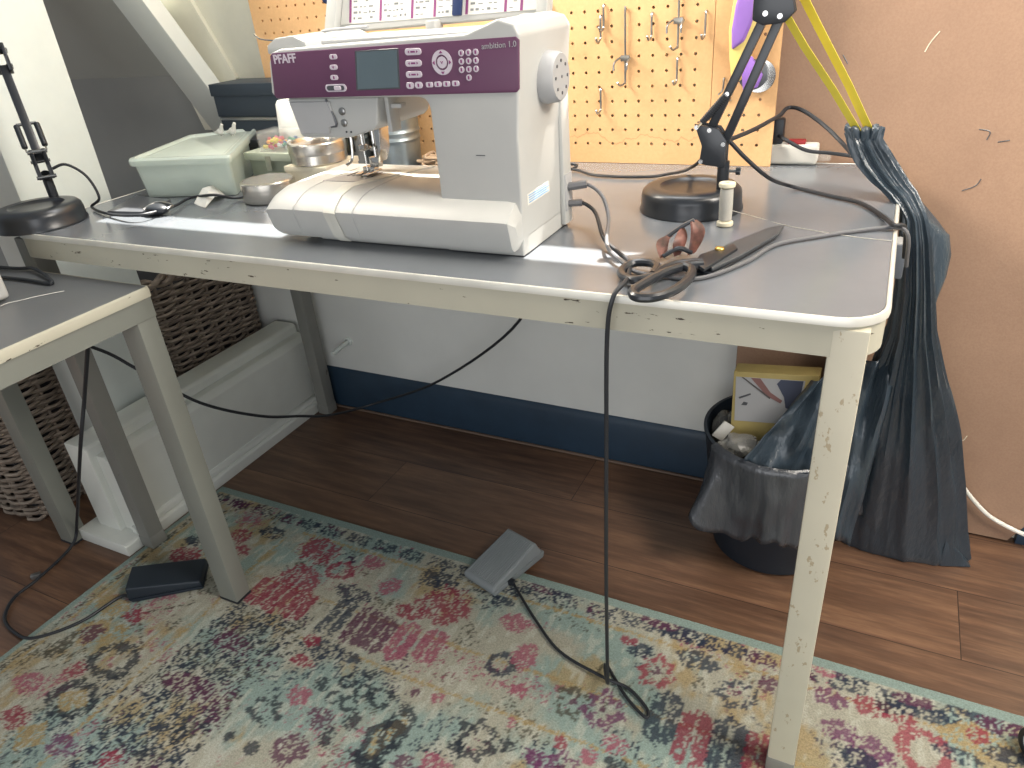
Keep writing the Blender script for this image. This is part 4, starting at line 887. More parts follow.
t = thing('metal_box', (-1.13, 1.17, T), 'flat greenish grey metal box with a clasp beside the green storage box', 'box')
MB().box((-1.178, 1.130, T+0.001), (-1.055, 1.235, 0.803), 0.003).build('box_body', mat('grey_green_tin', (150, 156, 138), 0.4), t)
MB().box((-1.180, 1.118, 0.796), (-1.053, 1.237, 0.812), 0.003).build('lid', mat('grey_green_lid', (178, 184, 164), 0.4), t)
MB().box((-1.122, 1.1155, 0.777), (-1.108, 1.1185, 0.806), 0.001).build('clasp', 'chrome', t)
t = thing('bead_box', (-1.09, 1.15, 0.812), 'small clear plastic box full of coloured beads on the metal box', 'box')
b = MB(); out = [(-1.138, 1.124), (-1.050, 1.124), (-1.050, 1.178), (-1.138, 1.178)]; inn = [(-1.136, 1.126), (-1.052, 1.126), (-1.052, 1.176), (-1.136, 1.176)]
b.rings([[(p[0], p[1], 0.8145) for p in inn], [(p[0], p[1], 0.8125) for p in out], [(p[0], p[1], 0.848) for p in out], [(p[0], p[1], 0.848) for p in inn], [(p[0], p[1], 0.8146) for p in inn]], False, False)
b.build('tub', 'clear', t)
MB().box((-1.139, 1.123, 0.848), (-1.049, 1.179, 0.852), 0.001).build('lid', 'clear', t)
rnd = random.Random(5)
cols = [('red', (200, 60, 60)), ('orange', (226, 150, 60)), ('yellow', (226, 206, 80)), ('blue', (50, 90, 150)), ('green', (70, 140, 110)), ('pink', (210, 100, 130)), ('white', (230, 230, 226))]
for ci, (cn, cc) in enumerate(cols):
    b = MB()
    for k in range(11):
        warm = ci in (0, 1, 2, 5); x = rnd.uniform(-1.131, -1.104) if warm else rnd.uniform(-1.100, -1.057)
        b.ball((x, rnd.uniform(1.131, 1.172), rnd.uniform(0.8185, 0.834)), 0.0042, (1, 1, 1), 1)
    o = b.build(cn+'_beads', mat(cn+'_bead', cc, 0.3), t); o['kind'] = 'stuff'
t = thing('thread_cone', (-1.118, 1.206, 0.812), 'white thread cone with two upright loose ends behind the bead box', 'thread cone')
MB().lathe([(0, 0), (0.027, 0), (0.0275, 0.006), (0.0215, 0.080), (0.017, 0.087), (0, 0.088)], (-1.118, 1.206, 0.8125), 28).build('cone', 'cone', t)
for d in (-1, 1): MB().tube([(-1.118, 1.206, 0.899), (-1.118+d*0.004, 1.206, 0.914)], 0.0012, 6, 1, False).build('thread_end', 'paper', t)
t = thing('spray_bottle', (-1.028, 1.215, T), 'dark smoked bottle with turquoise cap between thread cone and sewing machine', 'bottle')
MB().lathe([(0, 0.001), (0.022, 0.001), (0.024, 0.004), (0.024, 0.095), (0.018, 0.118), (0.010, 0.126), (0, 0.126)], (-1.028, 1.215, T), 28).build('bottle', 'smoke', t)
MB().lathe([(0, 0.124), (0.012, 0.124), (0.0125, 0.145), (0.009, 0.149), (0, 0.149)], (-1.028, 1.215, T), 24).build('cap', 'turq', t)
t = thing('round_tin', (-1.030, 1.018, T), 'low round silver tin with clear glass lid, nearest the sewing machine bed', 'tin', 'round silver tins left of the machine')
MB().lathe([(0, 0.001), (0.047, 0.001), (0.049, 0.004), (0.049, 0.026), (0.046, 0.026), (0.046, 0.004), (0, 0.004)], (-1.030, 1.018, T), 44).build('tin', 'tin', t)
MB().lathe([(0.050, 0.022), (0.0505, 0.026), (0.0505, 0.036), (0.049, 0.038), (0.045, 0.0385), (0.045, 0.036), (0.049, 0.035), (0.050, 0.022)], (-1.030, 1.018, T), 44).build('lid_rim', 'tin', t)
MB().lathe([(0, 0.0365), (0.0452, 0.0365), (0.0452, 0.038), (0, 0.038)], (-1.030, 1.018, T), 40).build('lid_window', 'clear', t)
t = thing('carton', (-0.985, 1.12, T), 'small cream card box supporting a silver tin behind the needle', 'box')
MB().box((-1.035, 1.075, T+0.001), (-0.935, 1.175, 0.797), 0.002).build('box_body', 'carton', t)
MB().box((-1.036, 1.074, 0.788), (-0.934, 1.176, 0.798), 0.001).build('lid', 'carton', t)
t = thing('round_tin', (-0.985, 1.122, 0.798), 'deeper round silver tin standing on the cream card box', 'tin', 'round silver tins left of the machine')
MB().lathe([(0, 0.0005), (0.052, 0.0005), (0.054, 0.003), (0.054, 0.024), (0.051, 0.024), (0.051, 0.004), (0, 0.004)], (-0.985, 1.122, 0.798), 48).build('tin', 'tin', t)
MB().lathe([(0.055, 0.019), (0.0558, 0.022), (0.0558, 0.038), (0.054, 0.0405), (0.048, 0.041), (0.046, 0.037), (0.0, 0.036), (0, 0.033), (0.054, 0.033), (0.055, 0.019)], (-0.985, 1.122, 0.798), 48).build('lid', 'tin', t)
t = thing('metal_cup', (-1.035, 1.312, T), 'tall shiny metal cup left of the galvanised bucket', 'cup')
MB().lathe([(0, 0.001), (0.036, 0.001), (0.038, 0.004), (0.040, 0.105), (0.0415, 0.107), (0.0385, 0.107), (0.036, 0.006), (0, 0.006)], (-1.035, 1.312, T), 40).build('cup', 'chrome', t)
t = thing('bucket', (-0.935, 1.312, T), 'ribbed galvanised steel bucket behind the sewing machine head', 'bucket')
pr_ = [(0, 0.001), (0.046, 0.001), (0.048, 0.004)]
for z in np.linspace(0.01, 0.15, 57):
    r = 0.0478+0.006*z/0.15
    for zc in (0.055, 0.070, 0.105, 0.120): r += 0.0022*math.exp(-((z-zc)/0.0035)**2)
    pr_.append((r, float(z)))
pr_ += [(0.0565, 0.153), (0.0565, 0.157), (0.053, 0.157), (0.047, 0.01), (0, 0.01)]
MB().lathe(pr_, (-0.935, 1.312, T), 56).build('pail', 'galv', t)
t = thing('string_bundle', (-0.82, 1.30, T), 'rough bundle of brown string behind the machine pillar', 'string')
b = MB(); rnd = random.Random(9)
for k in range(9): b.tube([(-0.82+rnd.uniform(-.05, .05), 1.30+rnd.uniform(-.025, .03), T+rnd.uniform(0.006, 0.024)) for _ in range(7)], 0.0032, 6, 5)
b.build('strands', mat('brown_string', (150, 128, 104), 0.9), t)

# flat dark wallet, mouse-like plug, crumpled paper
o = MB().prism([(-1.289, 0.86), (-1.335, 0.964), (-1.225, 0.953), (-1.19, 0.872)], T+0.0008, T+0.009, 'z', 0.003).build('flat_pouch', 'smoke'); tag(origin(o, (-1.27, 0.92, T)), 'flat dark grey pouch lying beside the left lamp base', 'pouch')
t = thing('adapter', (-1.24, 0.92, T), 'rounded black adapter with a cable ring, in front of the green storage box', 'adapter')
ap = Vector((-1.181, 0.885, 0.757))
MB().ball((ap.x, ap.y, T+0.0105), 0.0098, (2.6, 1.7, 1.0), 3).build('housing', 'black', t)
MB().tube([(ap.x-0.022, ap.y-0.012, T+0.012), (ap.x-0.012, ap.y+0.014, T+0.019), (ap.x+0.020, ap.y+0.018, T+0.014), (ap.x+0.026, ap.y, T+0.012)], 0.0022, 8, 6).build('rim', 'steelgrey', t)
b = MB(); pp_ = [(-1.171, 0.959, 0.752), (-1.177, 1.022, 0.772), (-1.143, 1.014, 0.752), (-1.12, 0.94, 0.752)]
cpt = sum((Vector(q) for q in pp_), Vector())/4
R0 = [Vector(q) for q in pp_]
for k in range(4):
    a, c_ = R0[k], R0[(k+1) % 4]; m_ = (a+c_)/2+Vector((0, 0, 0.006*(-1)**k+0.004)); top = cpt+Vector((0, 0, 0.012))
    for tri in ((a, m_, top), (m_, c_, top)):
        vs = [b.bm.verts.new(q) for q in tri]; ws = [b.bm.verts.new(q-Vector((0, 0, 0.0012))) for q in tri]
        b.bm.faces.new(vs); b.bm.faces.new(ws[::-1])
        for i in range(3): b.bm.faces.new((vs[i], ws[i], ws[(i+1) % 3], vs[(i+1) % 3]))
tag(b.build('crumpled_paper', 'paper'), 'small crumpled white paper lying against the green storage box', 'paper')

# ================================================================== things on the long table, right end
t = thing('thread_reel', (-0.189, 1.017, T), 'reel of grey thread standing in front of the right lamp base', 'thread reel')
MB().lathe([(0, 0.001), (0.0110, 0.001), (0.0115, 0.003), (0.0110, 0.006), (0.007, 0.008), (0.005, 0.010), (0.005, 0.052), (0.007, 0.054), (0.0110, 0.055), (0.0115, 0.058), (0.0110, 0.060), (0.003, 0.0605), (0.003, 0.055), (0, 0.055)], (-0.189, 1.017, T), 28).build('spool', 'beige', t)
MB().lathe([(0.005, 0.0085), (0.0088, 0.009), (0.0092, 0.03), (0.0088, 0.0525), (0.005, 0.053)], (-0.189, 1.017, T), 28).build('thread', 'thread', t)
MB().tube([(-0.181, 1.017, 0.772), (-0.148, 1.058, 0.751), (-0.104, 1.028, 0.751), (-0.027, 1, 0.751), (0.024, 0.991, 0.751)], 0.0005, 5, 6).build('loose_end', 'thread', t)

t = thing('scissors', (-0.18, 0.87, T), 'large black handled tailor scissors lying open across the table corner', 'scissors')
z0, z1 = T+0.001, T+0.006
MB().prism([(-0.185, 0.85), (-0.165, 0.916), (-0.127, 0.992), (-0.109, 1.009), (-0.11, 0.974), (-0.14, 0.879), (-0.164, 0.823)], z0+0.003, z1+0.003, 'z', 0.001, 1).build('blade', 'blade', t)
MB().prism([(-0.184, 0.824), (-0.158, 0.896), (-0.119, 0.974), (-0.113, 0.967), (-0.138, 0.889), (-0.162, 0.816)], z0, z0+0.0029, 'z', 0.0008, 1).build('blade', 'black', t)
MB().prism([(-0.187, 0.828), (-0.187, 0.86), (-0.156, 0.91), (-0.148, 0.892), (-0.171, 0.811)], z0+0.006, z0+0.011, 'z', 0.0015, 2).build('shank', 'blackmetal', t)
sp_ = Vector((-0.168, 0.882, 0.761))
MB().lathe([(0, 0), (0.0058, 0), (0.0062, 0.001), (0.0050, 0.003), (0, 0.0036)], (sp_.x, sp_.y, z0+0.0108), 24).build('pivot_screw', 'brass', t, 60)
h = 0.763
MB().tube([(-0.177, 0.828, 0.761), (-0.193, 0.815, 0.762), (-0.211, 0.784, 0.763), (-0.223, 0.748, 0.763), (-0.229, 0.724, 0.762), (-0.221, 0.711, 0.761), (-0.202, 0.716, 0.761), (-0.187, 0.741, 0.761), (-0.18, 0.775, 0.762), (-0.183, 0.801, 0.763), (-0.195, 0.812, 0.763)], 0.0056, 10, 6).build('large_bow', 'blackmetal', t)
MB().tube([(-0.18, 0.838, 0.76), (-0.207, 0.821, 0.761), (-0.219, 0.795, 0.762), (-0.222, 0.774, 0.762), (-0.238, 0.762, 0.76), (-0.256, 0.773, 0.758), (-0.265, 0.794, 0.758), (-0.257, 0.816, 0.76), (-0.237, 0.815, 0.762), (-0.224, 0.801, 0.763), (-0.222, 0.774, 0.763)], 0.0052, 10, 6).build('small_bow', 'blackmetal', t)

# tortoiseshell hair clip standing on its jaws
t = thing('hair_clip', (-0.225, 0.875, T), 'brown tortoiseshell hair clip with dark bars standing behind the scissors', 'hair clip')
cA, cB, cT, cC = Vector((-0.232, 0.855, 0.756)), Vector((-0.201, 0.874, 0.756)), Vector((-0.2043, 0.892, 0.793)), Vector((-0.232, 0.889, 0.772))
def leaf(a, top, bulge, w):
    b = MB(); R = []
    for k in range(9):
        u = k/8; q = a.lerp(top, u)+bulge*math.sin(math.pi*u); ww = 0.0035+w*math.sin(math.pi*min(1, u*0.9+0.08)); d = Vector((0.55, 0.83, 0))
        th = bulge.normalized()*0.0014
        R.append([q-d*ww-th, q-d*ww+th, q+th*1.6, q+d*ww+th, q+d*ww-th, q-th*0.2])
    b.rings(R); return b
leaf(cA, cC, Vector((-0.006, 0.004, 0.006)), 0.006).build('jaw', 'tort', t)
leaf(cB, cT, Vector((0.006, 0.003, 0.004)), 0.007).build('jaw', 'tort', t)
leaf((cA+cB)/2, (cC+cT)/2, Vector((0.002, -0.005, 0.004)), 0.008).build('jaw', 'tort', t)
MB().tube([cC-Vector((0.006, 0, 0.002)), (cC+cT)/2+Vector((0, 0, 0.003)), cT+Vector((0.001, 0, 0.001))], 0.0028, 8, 4).build('top_bar', 'smoke', t)
MB().tube([cA+Vector((0, 0, 0.001)), (cA*0.45+cB*0.55)+Vector((0, -0.002, 0.010)), cB+Vector((0, 0, 0.002))], 0.0030, 8, 4).build('bottom_bar', 'black', t)

t = thing('power_strip', (-0.155, 1.385, T), 'white power strip with red switch behind the right lamp, against the brown sheet', 'power strip')
MB().box((-0.192, 1.386, T+0.001), (-0.108, 1.420, 0.785), 0.006, None, 3).build('housing', 'paper', t)
MB().box((-0.160, 1.392, 0.784), (-0.130, 1.410, 0.792), 0.003).build('switch', 'red', t)
MB().box((-0.110, 1.392, T+0.006), (-0.086, 1.414, 0.772), 0.004).build('cable_end', 'clear', t)
MB().box((-0.191, 1.390, 0.785), (-0.168, 1.412, 0.828), 0.005).build('plug', 'black', t)
t = thing('cable_clip', (0.045, 1.13, 0.70), 'grey cable clip clamped to the right edge of the long table', 'clip')
MB().box((0.030, 1.115, 0.655), (0.046, 1.150, 0.706), 0.003).build('clamp', mat('grey_clip', (92, 98, 106), 0.5), t)
MB().box((0.028, 1.117, 0.700), (0.048, 1.148, 0.708), 0.002).build('jaw', 'mgrey', t)

# ================================================================== on the small table
t = thing('overlocker', (-1.37, 0.50, 0.686), 'white machine of which only one corner shows on the small left table', 'sewing machine')
MB().box((-1.52, 0.36, 0.689), (-1.236, 0.615, 0.745), 0.008, None, 3).build('base', 'mwhite', t)
MB().box((-1.50, 0.40, 0.744), (-1.240, 0.605, 0.94), 0.012, None, 3).build('body', 'mwhite', t)
MB().box((-1.238, 0.42, 0.700), (-1.234, 0.58, 0.735), 0.002).build('side_hatch', 'mgrey', t)
for xx in (-1.49, -1.26): MB().lathe([(0, 0), (0.012, 0), (0.012, 0.005), (0, 0.005)], (xx, 0.56, 0.6868), 16).build('rubber_foot', 'black', t)

# ================================================================== bin, its liner and rubbish
BC = (-0.100, 1.272)
t = thing('waste_bin', (BC[0], BC[1], 0), 'round black waste bin under the right end of the table', 'bin')
MB().lathe([(0, 0.001), (0.112, 0.001), (0.117, 0.006), (0.124, 0.06), (0.146, 0.268), (0.149, 0.272), (0.149, 0.277), (0.143, 0.277), (0.142, 0.268), (0.114, 0.010), (0, 0.010)], (BC[0], BC[1], 0), 64).build('bucket', 'bpedal', t)
ln = MB(); R = []
NA = 110
def prof_(u, a):
    # u from inside the rim (0) over it to the hem (1)
    fold = 0.5*math.sin(8*a+1.3)+0.4*math.sin(19*a+0.4)+0.3*math.sin(31*a)
    left = math.exp(-((a-math.radians(232))/0.22)**2)
    if u < 0.25: r = 0.120+0.025*(u/0.25); z = 0.225+0.058*(u/0.25)
    else:
        w = (u-0.25)/0.75; r = 0.1515+w*(0.004+0.050*left)+0.008*w*fold; z = 0.283-w*(0.165-0.02*left+0.014*math.sin(6*a+0.8)+0.010*abs(math.sin(11*a)))
    return r, z
for k in range(22):
    u = k/21; R.append([])
    for i in range(NA+1):
        a = math.radians(221+(372-221)*i/NA); r, z = prof_(u, a)
        q_ = Vector((math.cos(a)*3, math.sin(a)*3, z*7)); r += u*(0.016*mnoise.noise(q_)+0.008*mnoise.noise(q_*2.7))
        r = max(r, 0.1165 if u < 0.25 else 0.151-0.03*max(0, (u-0.25)))
        R[-1].append((BC[0]+r*math.cos(a), BC[1]+r*math.sin(a), z))
ln.rings(R, False, False, closed=False)
o = ln.build('bin_liner', 'liner', None, 60, recalc=False)
m_ = o.modifiers.new('thickness', 'SOLIDIFY'); m_.thickness = 0.0012; m_.offset = 1
tag(origin(o, (BC[0], BC[1], 0.28)), 'black plastic liner hanging crumpled over the front of the waste bin', 'bin liner')
# yellow edged packet with a picture on its front
t = thing('yellow_box', (-0.12, 1.26, 0.12), 'yellow edged card box with a picture on its front, sticking out of the bin', 'box')
MB().hull([(-0.190, 1.235, 0.10), (-0.050, 1.235, 0.112), (-0.050, 1.272, 0.112), (-0.190, 1.272, 0.10), (-0.197, 1.248, 0.398), (-0.047, 1.248, 0.412), (-0.047, 1.285, 0.412), (-0.197, 1.285, 0.398)], 0.002).build('box_body', 'yellow2', t)
def front(x, z): # a point on the leaning front face
    return 1.248-(0.40-z)*0.0436
def facepoly(poly, d, name, m, par):
    b = MB(); A = [b.bm.verts.new((p[0], front(*p)-d-0.0008, p[1])) for p in poly]; B = [b.bm.verts.new((p[0], front(*p)+0.0004, p[1])) for p in poly]; n = len(poly)
    b.bm.faces.new(A); b.bm.faces.new(B[::-1])
    for i in range(n): b.bm.faces.new((A[i], B[i], B[(i+1) % n], A[(i+1) % n]))
    return b.build(name, m, par)
pc = facepoly([(-0.192, 0.388), (-0.070, 0.399), (-0.075, 0.306), (-0.188, 0.294)], 0.0, 'picture', 'mgrey', t)
facepoly([(-0.112, 0.3945), (-0.073, 0.398), (-0.0765, 0.342), (-0.085, 0.336), (-0.098, 0.338), (-0.103, 0.360), (-0.118, 0.385)], 0.0004, 'dark_shape', mat('slate_print', (66, 72, 90), 0.6), pc)
facepoly([(-0.165, 0.390), (-0.148, 0.3915), (-0.128, 0.366), (-0.105, 0.352), (-0.108, 0.346), (-0.134, 0.358)], 0.0006, 'brown_stroke', mat('brown_print', (128, 92, 88), 0.6), pc)
facepoly([(-0.182, 0.389), (-0.178, 0.389), (-0.126, 0.355), (-0.128, 0.352)], 0.0008, 'dark_stroke', mat('grey_print', (84, 78, 76), 0.6), pc)
facepoly([(-0.184, 0.346), (-0.182, 0.343), (-0.162, 0.355), (-0.163, 0.358)], 0.0006, 'short_stroke', 'smoke', pc)
facepoly([(-0.178, 0.330), (-0.168, 0.331), (-0.166, 0.337), (-0.174, 0.338)], 0.0006, 'small_mark', 'smoke', pc)
# crumpled rubbish
def crumple(name, c, r, m, label, seed, sc=(1, 1, 1)):
    b = MB(); b.ball((0, 0, 0), r, (1, 1, 1), 3)
    for v in b.bm.verts:
        n_ = mnoise.noise(v.co*(2.2/r)*0.5+Vector((seed, 0, 0)))*0.55+mnoise.noise(v.co*(5/r)*0.5+Vector((0, seed, 0)))*0.3
        v.co = Vector((v.co.x*sc[0], v.co.y*sc[1], v.co.z*sc[2]))*(1+n_); v.co += Vector(c)
    o = b.build(name, m, None, 20); tag(origin(o, c), label, 'rubbish', 'crumpled rubbish in the bin'); return o
crumple('plastic_film', (-0.196, 1.278, 0.236), 0.046, 'film', 'crumpled clear film in the bin, against its left rim', 1, (0.9, 1.2, 1.1))
crumple('paper_scrap', (-0.168, 1.203, 0.262), 0.030, 'film', 'crumpled pale film in the bin, below the corner of the yellow box', 5, (1.3, 0.8, 0.8))
crumple('paper_scrap', (-0.112, 1.192, 0.268), 0.026, 'beige', 'crumpled beige scrap in the bin in front of the yellow box', 9, (1.4, 0.8, 0.8))
o = MB().box((-0.012, -0.0015, -0.020), (0.012, 0.0015, 0.020), 0.001, rotz(0.3, (-0.206, 1.232, 0.272)) @ Matrix.Rotation(0.6, 4, 'Y')).build('swing_tag', 'paper'); tag(o, 'small white paper tag among the film in the bin', 'tag')
crumple('dark_wrapper', (-0.10, 1.26, 0.055), 0.052, 'liner', 'dark crumpled wrapping low in the bin', 12, (1.2, 1.0, 0.6))

# ================================================================== hanging black bag with yellow drawstrings
bag = thing('bin_bag', (0.14, 1.29, 0.0), 'large black bin bag hanging by yellow drawstrings at the right end of the table', 'bin bag')
rows = [(0.845, -0.057, -0.011, 1.200, .012), (0.836, -0.055, -0.013, 1.200, .016), (0.817, -0.048, 0.001, 1.200, .018), (0.797, -0.036, 0.016, 1.200, .021), (0.778, -0.016, 0.031, 1.190, .020), (0.763, 0.004, 0.046, 1.185, .020),
        (0.735, 0.033, 0.063, 1.172, .020), (0.697, 0.036, 0.076, 1.175, .028), (0.616, 0.044, 0.094, 1.20, .040), (0.530, 0.046, 0.112, 1.23, .050), (0.405, 0.026, 0.154, 1.27, .062), (0.290, 0.014, 0.190, 1.30, .070), (0.165, 0.002, 0.224, 1.330, .070), (0.060, -0.006, 0.250, 1.345, .064), (0.012, -0.004, 0.266, 1.348, .060), (0.0015, 0.0, 0.262, 1.348, .056)]
zz = [r[0] for r in rows][::-1]; 
def irow(z): return [float(np.interp(z, zz, [r[k] for r in rows][::-1])) for k in (1, 2, 3, 4)]
b = MB(); R = []; N = 120
for k in range(74):
    s = k/73; z = 0.845*(1-s)+0.0015*s; xl, xr, cy, hb = irow(z)
    cx, a = (xl+xr)/2, (xr-xl)/2; ring = []
    amp = (0.26 if z > 0.7 else 0.24*(0.30+0.70*min(1, z/0.5)))
    for i in range(N):
        th = 2*math.pi*i/N
        ph = 3.0*s+0.5*math.sin(5*s)
        w1 = (th*7/math.pi+0.35*math.sin(2*th+1.0)+0.10*math.sin(6*s)) % 1.0; w2 = (th*15/math.pi+0.3*math.sin(3*th)) % 1.0
        f = amp*(0.9*(1-abs(2*w1-1))**2.2-0.35)+amp*0.35*((1-abs(2*w2-1))**2-0.3)
        f += 0.06*mnoise.noise(Vector((math.cos(th)*3, math.sin(th)*3, z*7)))
        rr_ = 1+f if z < 0.77 else 1+f*1.3
        zo = z + (0.006*math.sin(7*th) if k == 0 else 0) + (0.016*max(0, math.cos(th-0.3))*0 )
        x = cx+a*rr_*math.cos(th); y = min(cy+hb*rr_*math.sin(th), 1.419)
        if 0.69 < z < 0.752: x = max(x, 0.0325)
        ring.append((x, y, max(zo, 0.0012)))
    R.append(ring)
b.rings(R); b.build('sack', 'bag', bag, 50)
b = MB(); R = []
fold_px = [((0.018, 1.27, 0.765), (0.032, 1.27, 0.753)), ((0.024, 1.27, 0.734), (0.061, 1.27, 0.723)), ((0.03, 1.27, 0.706), (0.087, 1.27, 0.696)), ((0.038, 1.27, 0.677), (0.107, 1.27, 0.675)), ((0.045, 1.27, 0.648), (0.115, 1.27, 0.643)), ((0.054, 1.26, 0.622), (0.114, 1.26, 0.615)), ((0.067, 1.25, 0.589), (0.108, 1.25, 0.583)), ((0.079, 1.24, 0.551), (0.104, 1.24, 0.548)), ((0.09, 1.23, 0.521), (0.105, 1.23, 0.518))]
for k, (pa, pb) in enumerate(fold_px):                  # loose fold standing out behind the table corner
    pa, pb = Vector(pa), Vector(pb); ring = []; c_ = (pa+pb)/2; a_ = (pb-pa)/2
    for i in range(28):
        th = 2*math.pi*i/28; cr_ = 1+0.10*math.sin(5*th+k*0.4)
        ring.append(c_+a_*math.cos(th)+Vector((0, 1, 0))*(0.022*math.sin(th)*cr_*(0.4+0.6*math.sin(math.pi*k/8)))+Vector((0, 0, 0.006*mnoise.noise(Vector((k*0.9, th, 2))))))
    R.append(ring)
b.rings(R); b.build('loose_fold', 'bag', bag, 60)
b = MB(); b.hull([(0.215, 1.300, 0.001), (0.272, 1.318, 0.001), (0.268, 1.336, 0.001), (0.215, 1.34, 0.001), (0.215, 1.302, 0.070), (0.242, 1.318, 0.036), (0.240, 1.330, 0.036), (0.215, 1.33, 0.070)], 0.004); b.build('corner_tip', 'bag', bag)
# the torn side sheet that spreads left behind the table leg
b = MB(); R = []
for k in range(26):
    v = k/25; R.append([])
    for i in range(30):
        u = i/29
        tl, tr, bl_, br_ = Vector((-0.058, 1.205, 0.425)), Vector((0.07, 1.215, 0.50)), Vector((-0.150, 1.128, 0.285)), Vector((0.05, 1.175, 0.10))
        p = (tl*(1-v)+bl_*v)*(1-u)+(tr*(1-v)+br_*v)*u
        w = 0.010*math.sin(20*u+4*v)+0.006*math.sin(37*u-5*v)+0.010*mnoise.noise(Vector((u*5, v*5, 3)))
        R[-1].append(p+Vector((0.2*w, -w*0.9, 0.2*w)))
b.rings(R, False, False, closed=False); o = b.build('side_sheet', 'bag', bag, 60, recalc=False)
m_ = o.modifiers.new('thickness', 'SOLIDIFY'); m_.thickness = 0.0012
# ruffled neck and drawstrings
b = MB()
for k in range(9):
    a = 2*math.pi*k/9; b.tube([(-0.034+0.014*math.cos(a), 1.20+0.010*math.sin(a), 0.835), (-0.036+0.021*math.cos(a), 1.20+0.014*math.sin(a), 0.848), (-0.038+0.024*math.cos(a), 1.20+0.016*math.sin(a), 0.850)], lambda u: 0.007-0.003*u, 7, 3)
b.build('gathered_neck', 'bag', bag, 60)
def strip(pts, w, th, name, m, par, side):
    b = MB(); R = []
    for p in pts:
        p = Vector(p); s_ = Vector(side)*w; n_ = Vector((side[1], -side[0], 0)).normalized()*th
        R.append([p-s_-n_, p+s_-n_, p+s_+n_, p-s_+n_])
    b.rings(R); return b.build(name, m, par)
S0 = (0.88, -0.30, 0.36)
strip([(-0.040, 1.200, 0.840), (-0.080, 1.165, 0.905), (-0.120, 1.120, 0.967), (-0.149, 1.090, 1.016), (-0.156, 1.080, 1.030)], 0.0052, 0.0006, 'drawstring', 'yellow', bag, S0)
strip([(-0.024, 1.205, 0.838), (-0.062, 1.175, 0.910), (-0.100, 1.145, 0.976), (-0.130, 1.118, 1.030), (-0.160, 1.082, 1.062), (-0.156, 1.080, 1.030)], 0.0056, 0.0006, 'drawstring', 'yellow', bag, S0)

# ================================================================== pedals and leads
def frame2(m0, m1):
    d = (Vector(m1)-Vector(m0)).normalized(); return d, Vector((d.y, -d.x))
def pt(m, d, q, a, s, z): return (m[0]+d.x*a+q.x*s, m[1]+d.y*a+q.y*s, z)
t = thing('foot_pedal', (-0.575, 0.975, 0.0095), 'grey ribbed foot pedal on the far edge of the rug', 'foot pedal')
m0, m1 = (-0.606, 0.908), (-0.562, 1.048); d, q = frame2(m0, m1); L = (Vector(m1)-Vector(m0)).length; hw = 0.044; zb = 0.0105
MB().hull([pt(m0, d, q, 0, -hw, zb), pt(m0, d, q, 0, hw, zb), pt(m0, d, q, L, hw, zb), pt(m0, d, q, L, -hw, zb), pt(m0, d, q, 0, -hw, zb+0.010), pt(m0, d, q, 0, hw, zb+0.010), pt(m0, d, q, L+0.004, hw, zb+0.014), pt(m0, d, q, L+0.004, -hw, zb+0.014)], 0.003).build('base', 'pedal', t)
tp = MB().hull([pt(m0, d, q, -0.004, -hw, zb+0.011), pt(m0, d, q, -0.004, hw, zb+0.011), pt(m0, d, q, L-0.004, hw, zb+0.015), pt(m0, d, q, L-0.004, -hw, zb+0.015), pt(m0, d, q, 0.0, -hw+0.002, zb+0.019), pt(m0, d, q, 0.0, hw-0.002, zb+0.019), pt(m0, d, q, L-0.016, hw-0.004, zb+0.046), pt(m0, d, q, L-0.016, -hw+0.004, zb+0.046)], 0.004, 3).build('treadle', 'pedal', t)
b = MB()
for k in range(15):
    s = -hw+0.008+k*(2*hw-0.016)/14
    b.tube([pt(m0, d, q, 0.006, s, zb+0.0205), pt(m0, d, q, L-0.022, s, zb+0.0452)], 0.0013, 6, 1, False)
b.build('ribs', 'pedal', tp)
MB().box((-0.006, -0.006, -0.005), (0.006, 0.006, 0.005), 0.002, Matrix.Translation(pt(m0, d, q, 0.045, hw+0.003, zb+0.008))).build('cable_socket', 'black', t)
ex = pt(m0, d, q, 0.045, hw+0.008, zb+0.008)
o = MB().tube([(-0.404, 0.968, 0.785), (-0.385, 0.972, 0.786), (-0.360, 0.960, 0.776), (-0.324, 0.894, 0.762), (-0.292, 0.858, 0.757), (-0.267, 0.826, 0.757), (-0.252, 0.777, 0.758), (-0.246, 0.745, 0.762), (-0.252, 0.722, 0.752), (-0.259, 0.720, 0.700), (-0.264, 0.725, 0.54), (-0.266, 0.722, 0.354), (-0.268, 0.724, 0.193), (-0.276, 0.745, 0.07), (-0.307, 0.821, 0.016), (-0.256, 0.774, 0.014), (-0.214, 0.748, 0.014), (-0.216, 0.764, 0.014), (-0.256, 0.789, 0.015), (-0.302, 0.792, 0.018), (-0.392, 0.817, 0.014), (-0.466, 0.87, 0.014), (ex[0]+0.012, ex[1]-0.010, 0.016), ex], 0.0028, 9, 8).build('pedal_cable', 'cable'); tag(o, 'black lead running from the sewing machine over the table edge to the grey pedal', 'cable')
t = thing('foot_pedal', (-1.22, 0.66, 0.0095), 'black wedge shaped foot pedal on the rug beside the small table leg', 'foot pedal')
fl, fr = Vector((-1.268, 0.598)), Vector((-1.150, 0.689)); d = (fr-fl).normalized(); n_ = Vector((-d.y, d.x))*0.076; zb = 0.0105
bl2, br2 = fl+n_, fr+n_
MB().hull([(fl.x+.006, fl.y+.004, zb), (fr.x, fr.y, zb), (br2.x, br2.y, zb), (bl2.x+.004, bl2.y, zb), (fl.x, fl.y, zb+0.008), (fr.x, fr.y, zb+0.006), (br2.x, br2.y, zb+0.006), (bl2.x, bl2.y, zb+0.008)], 0.002).build('base', 'bpedal', t)
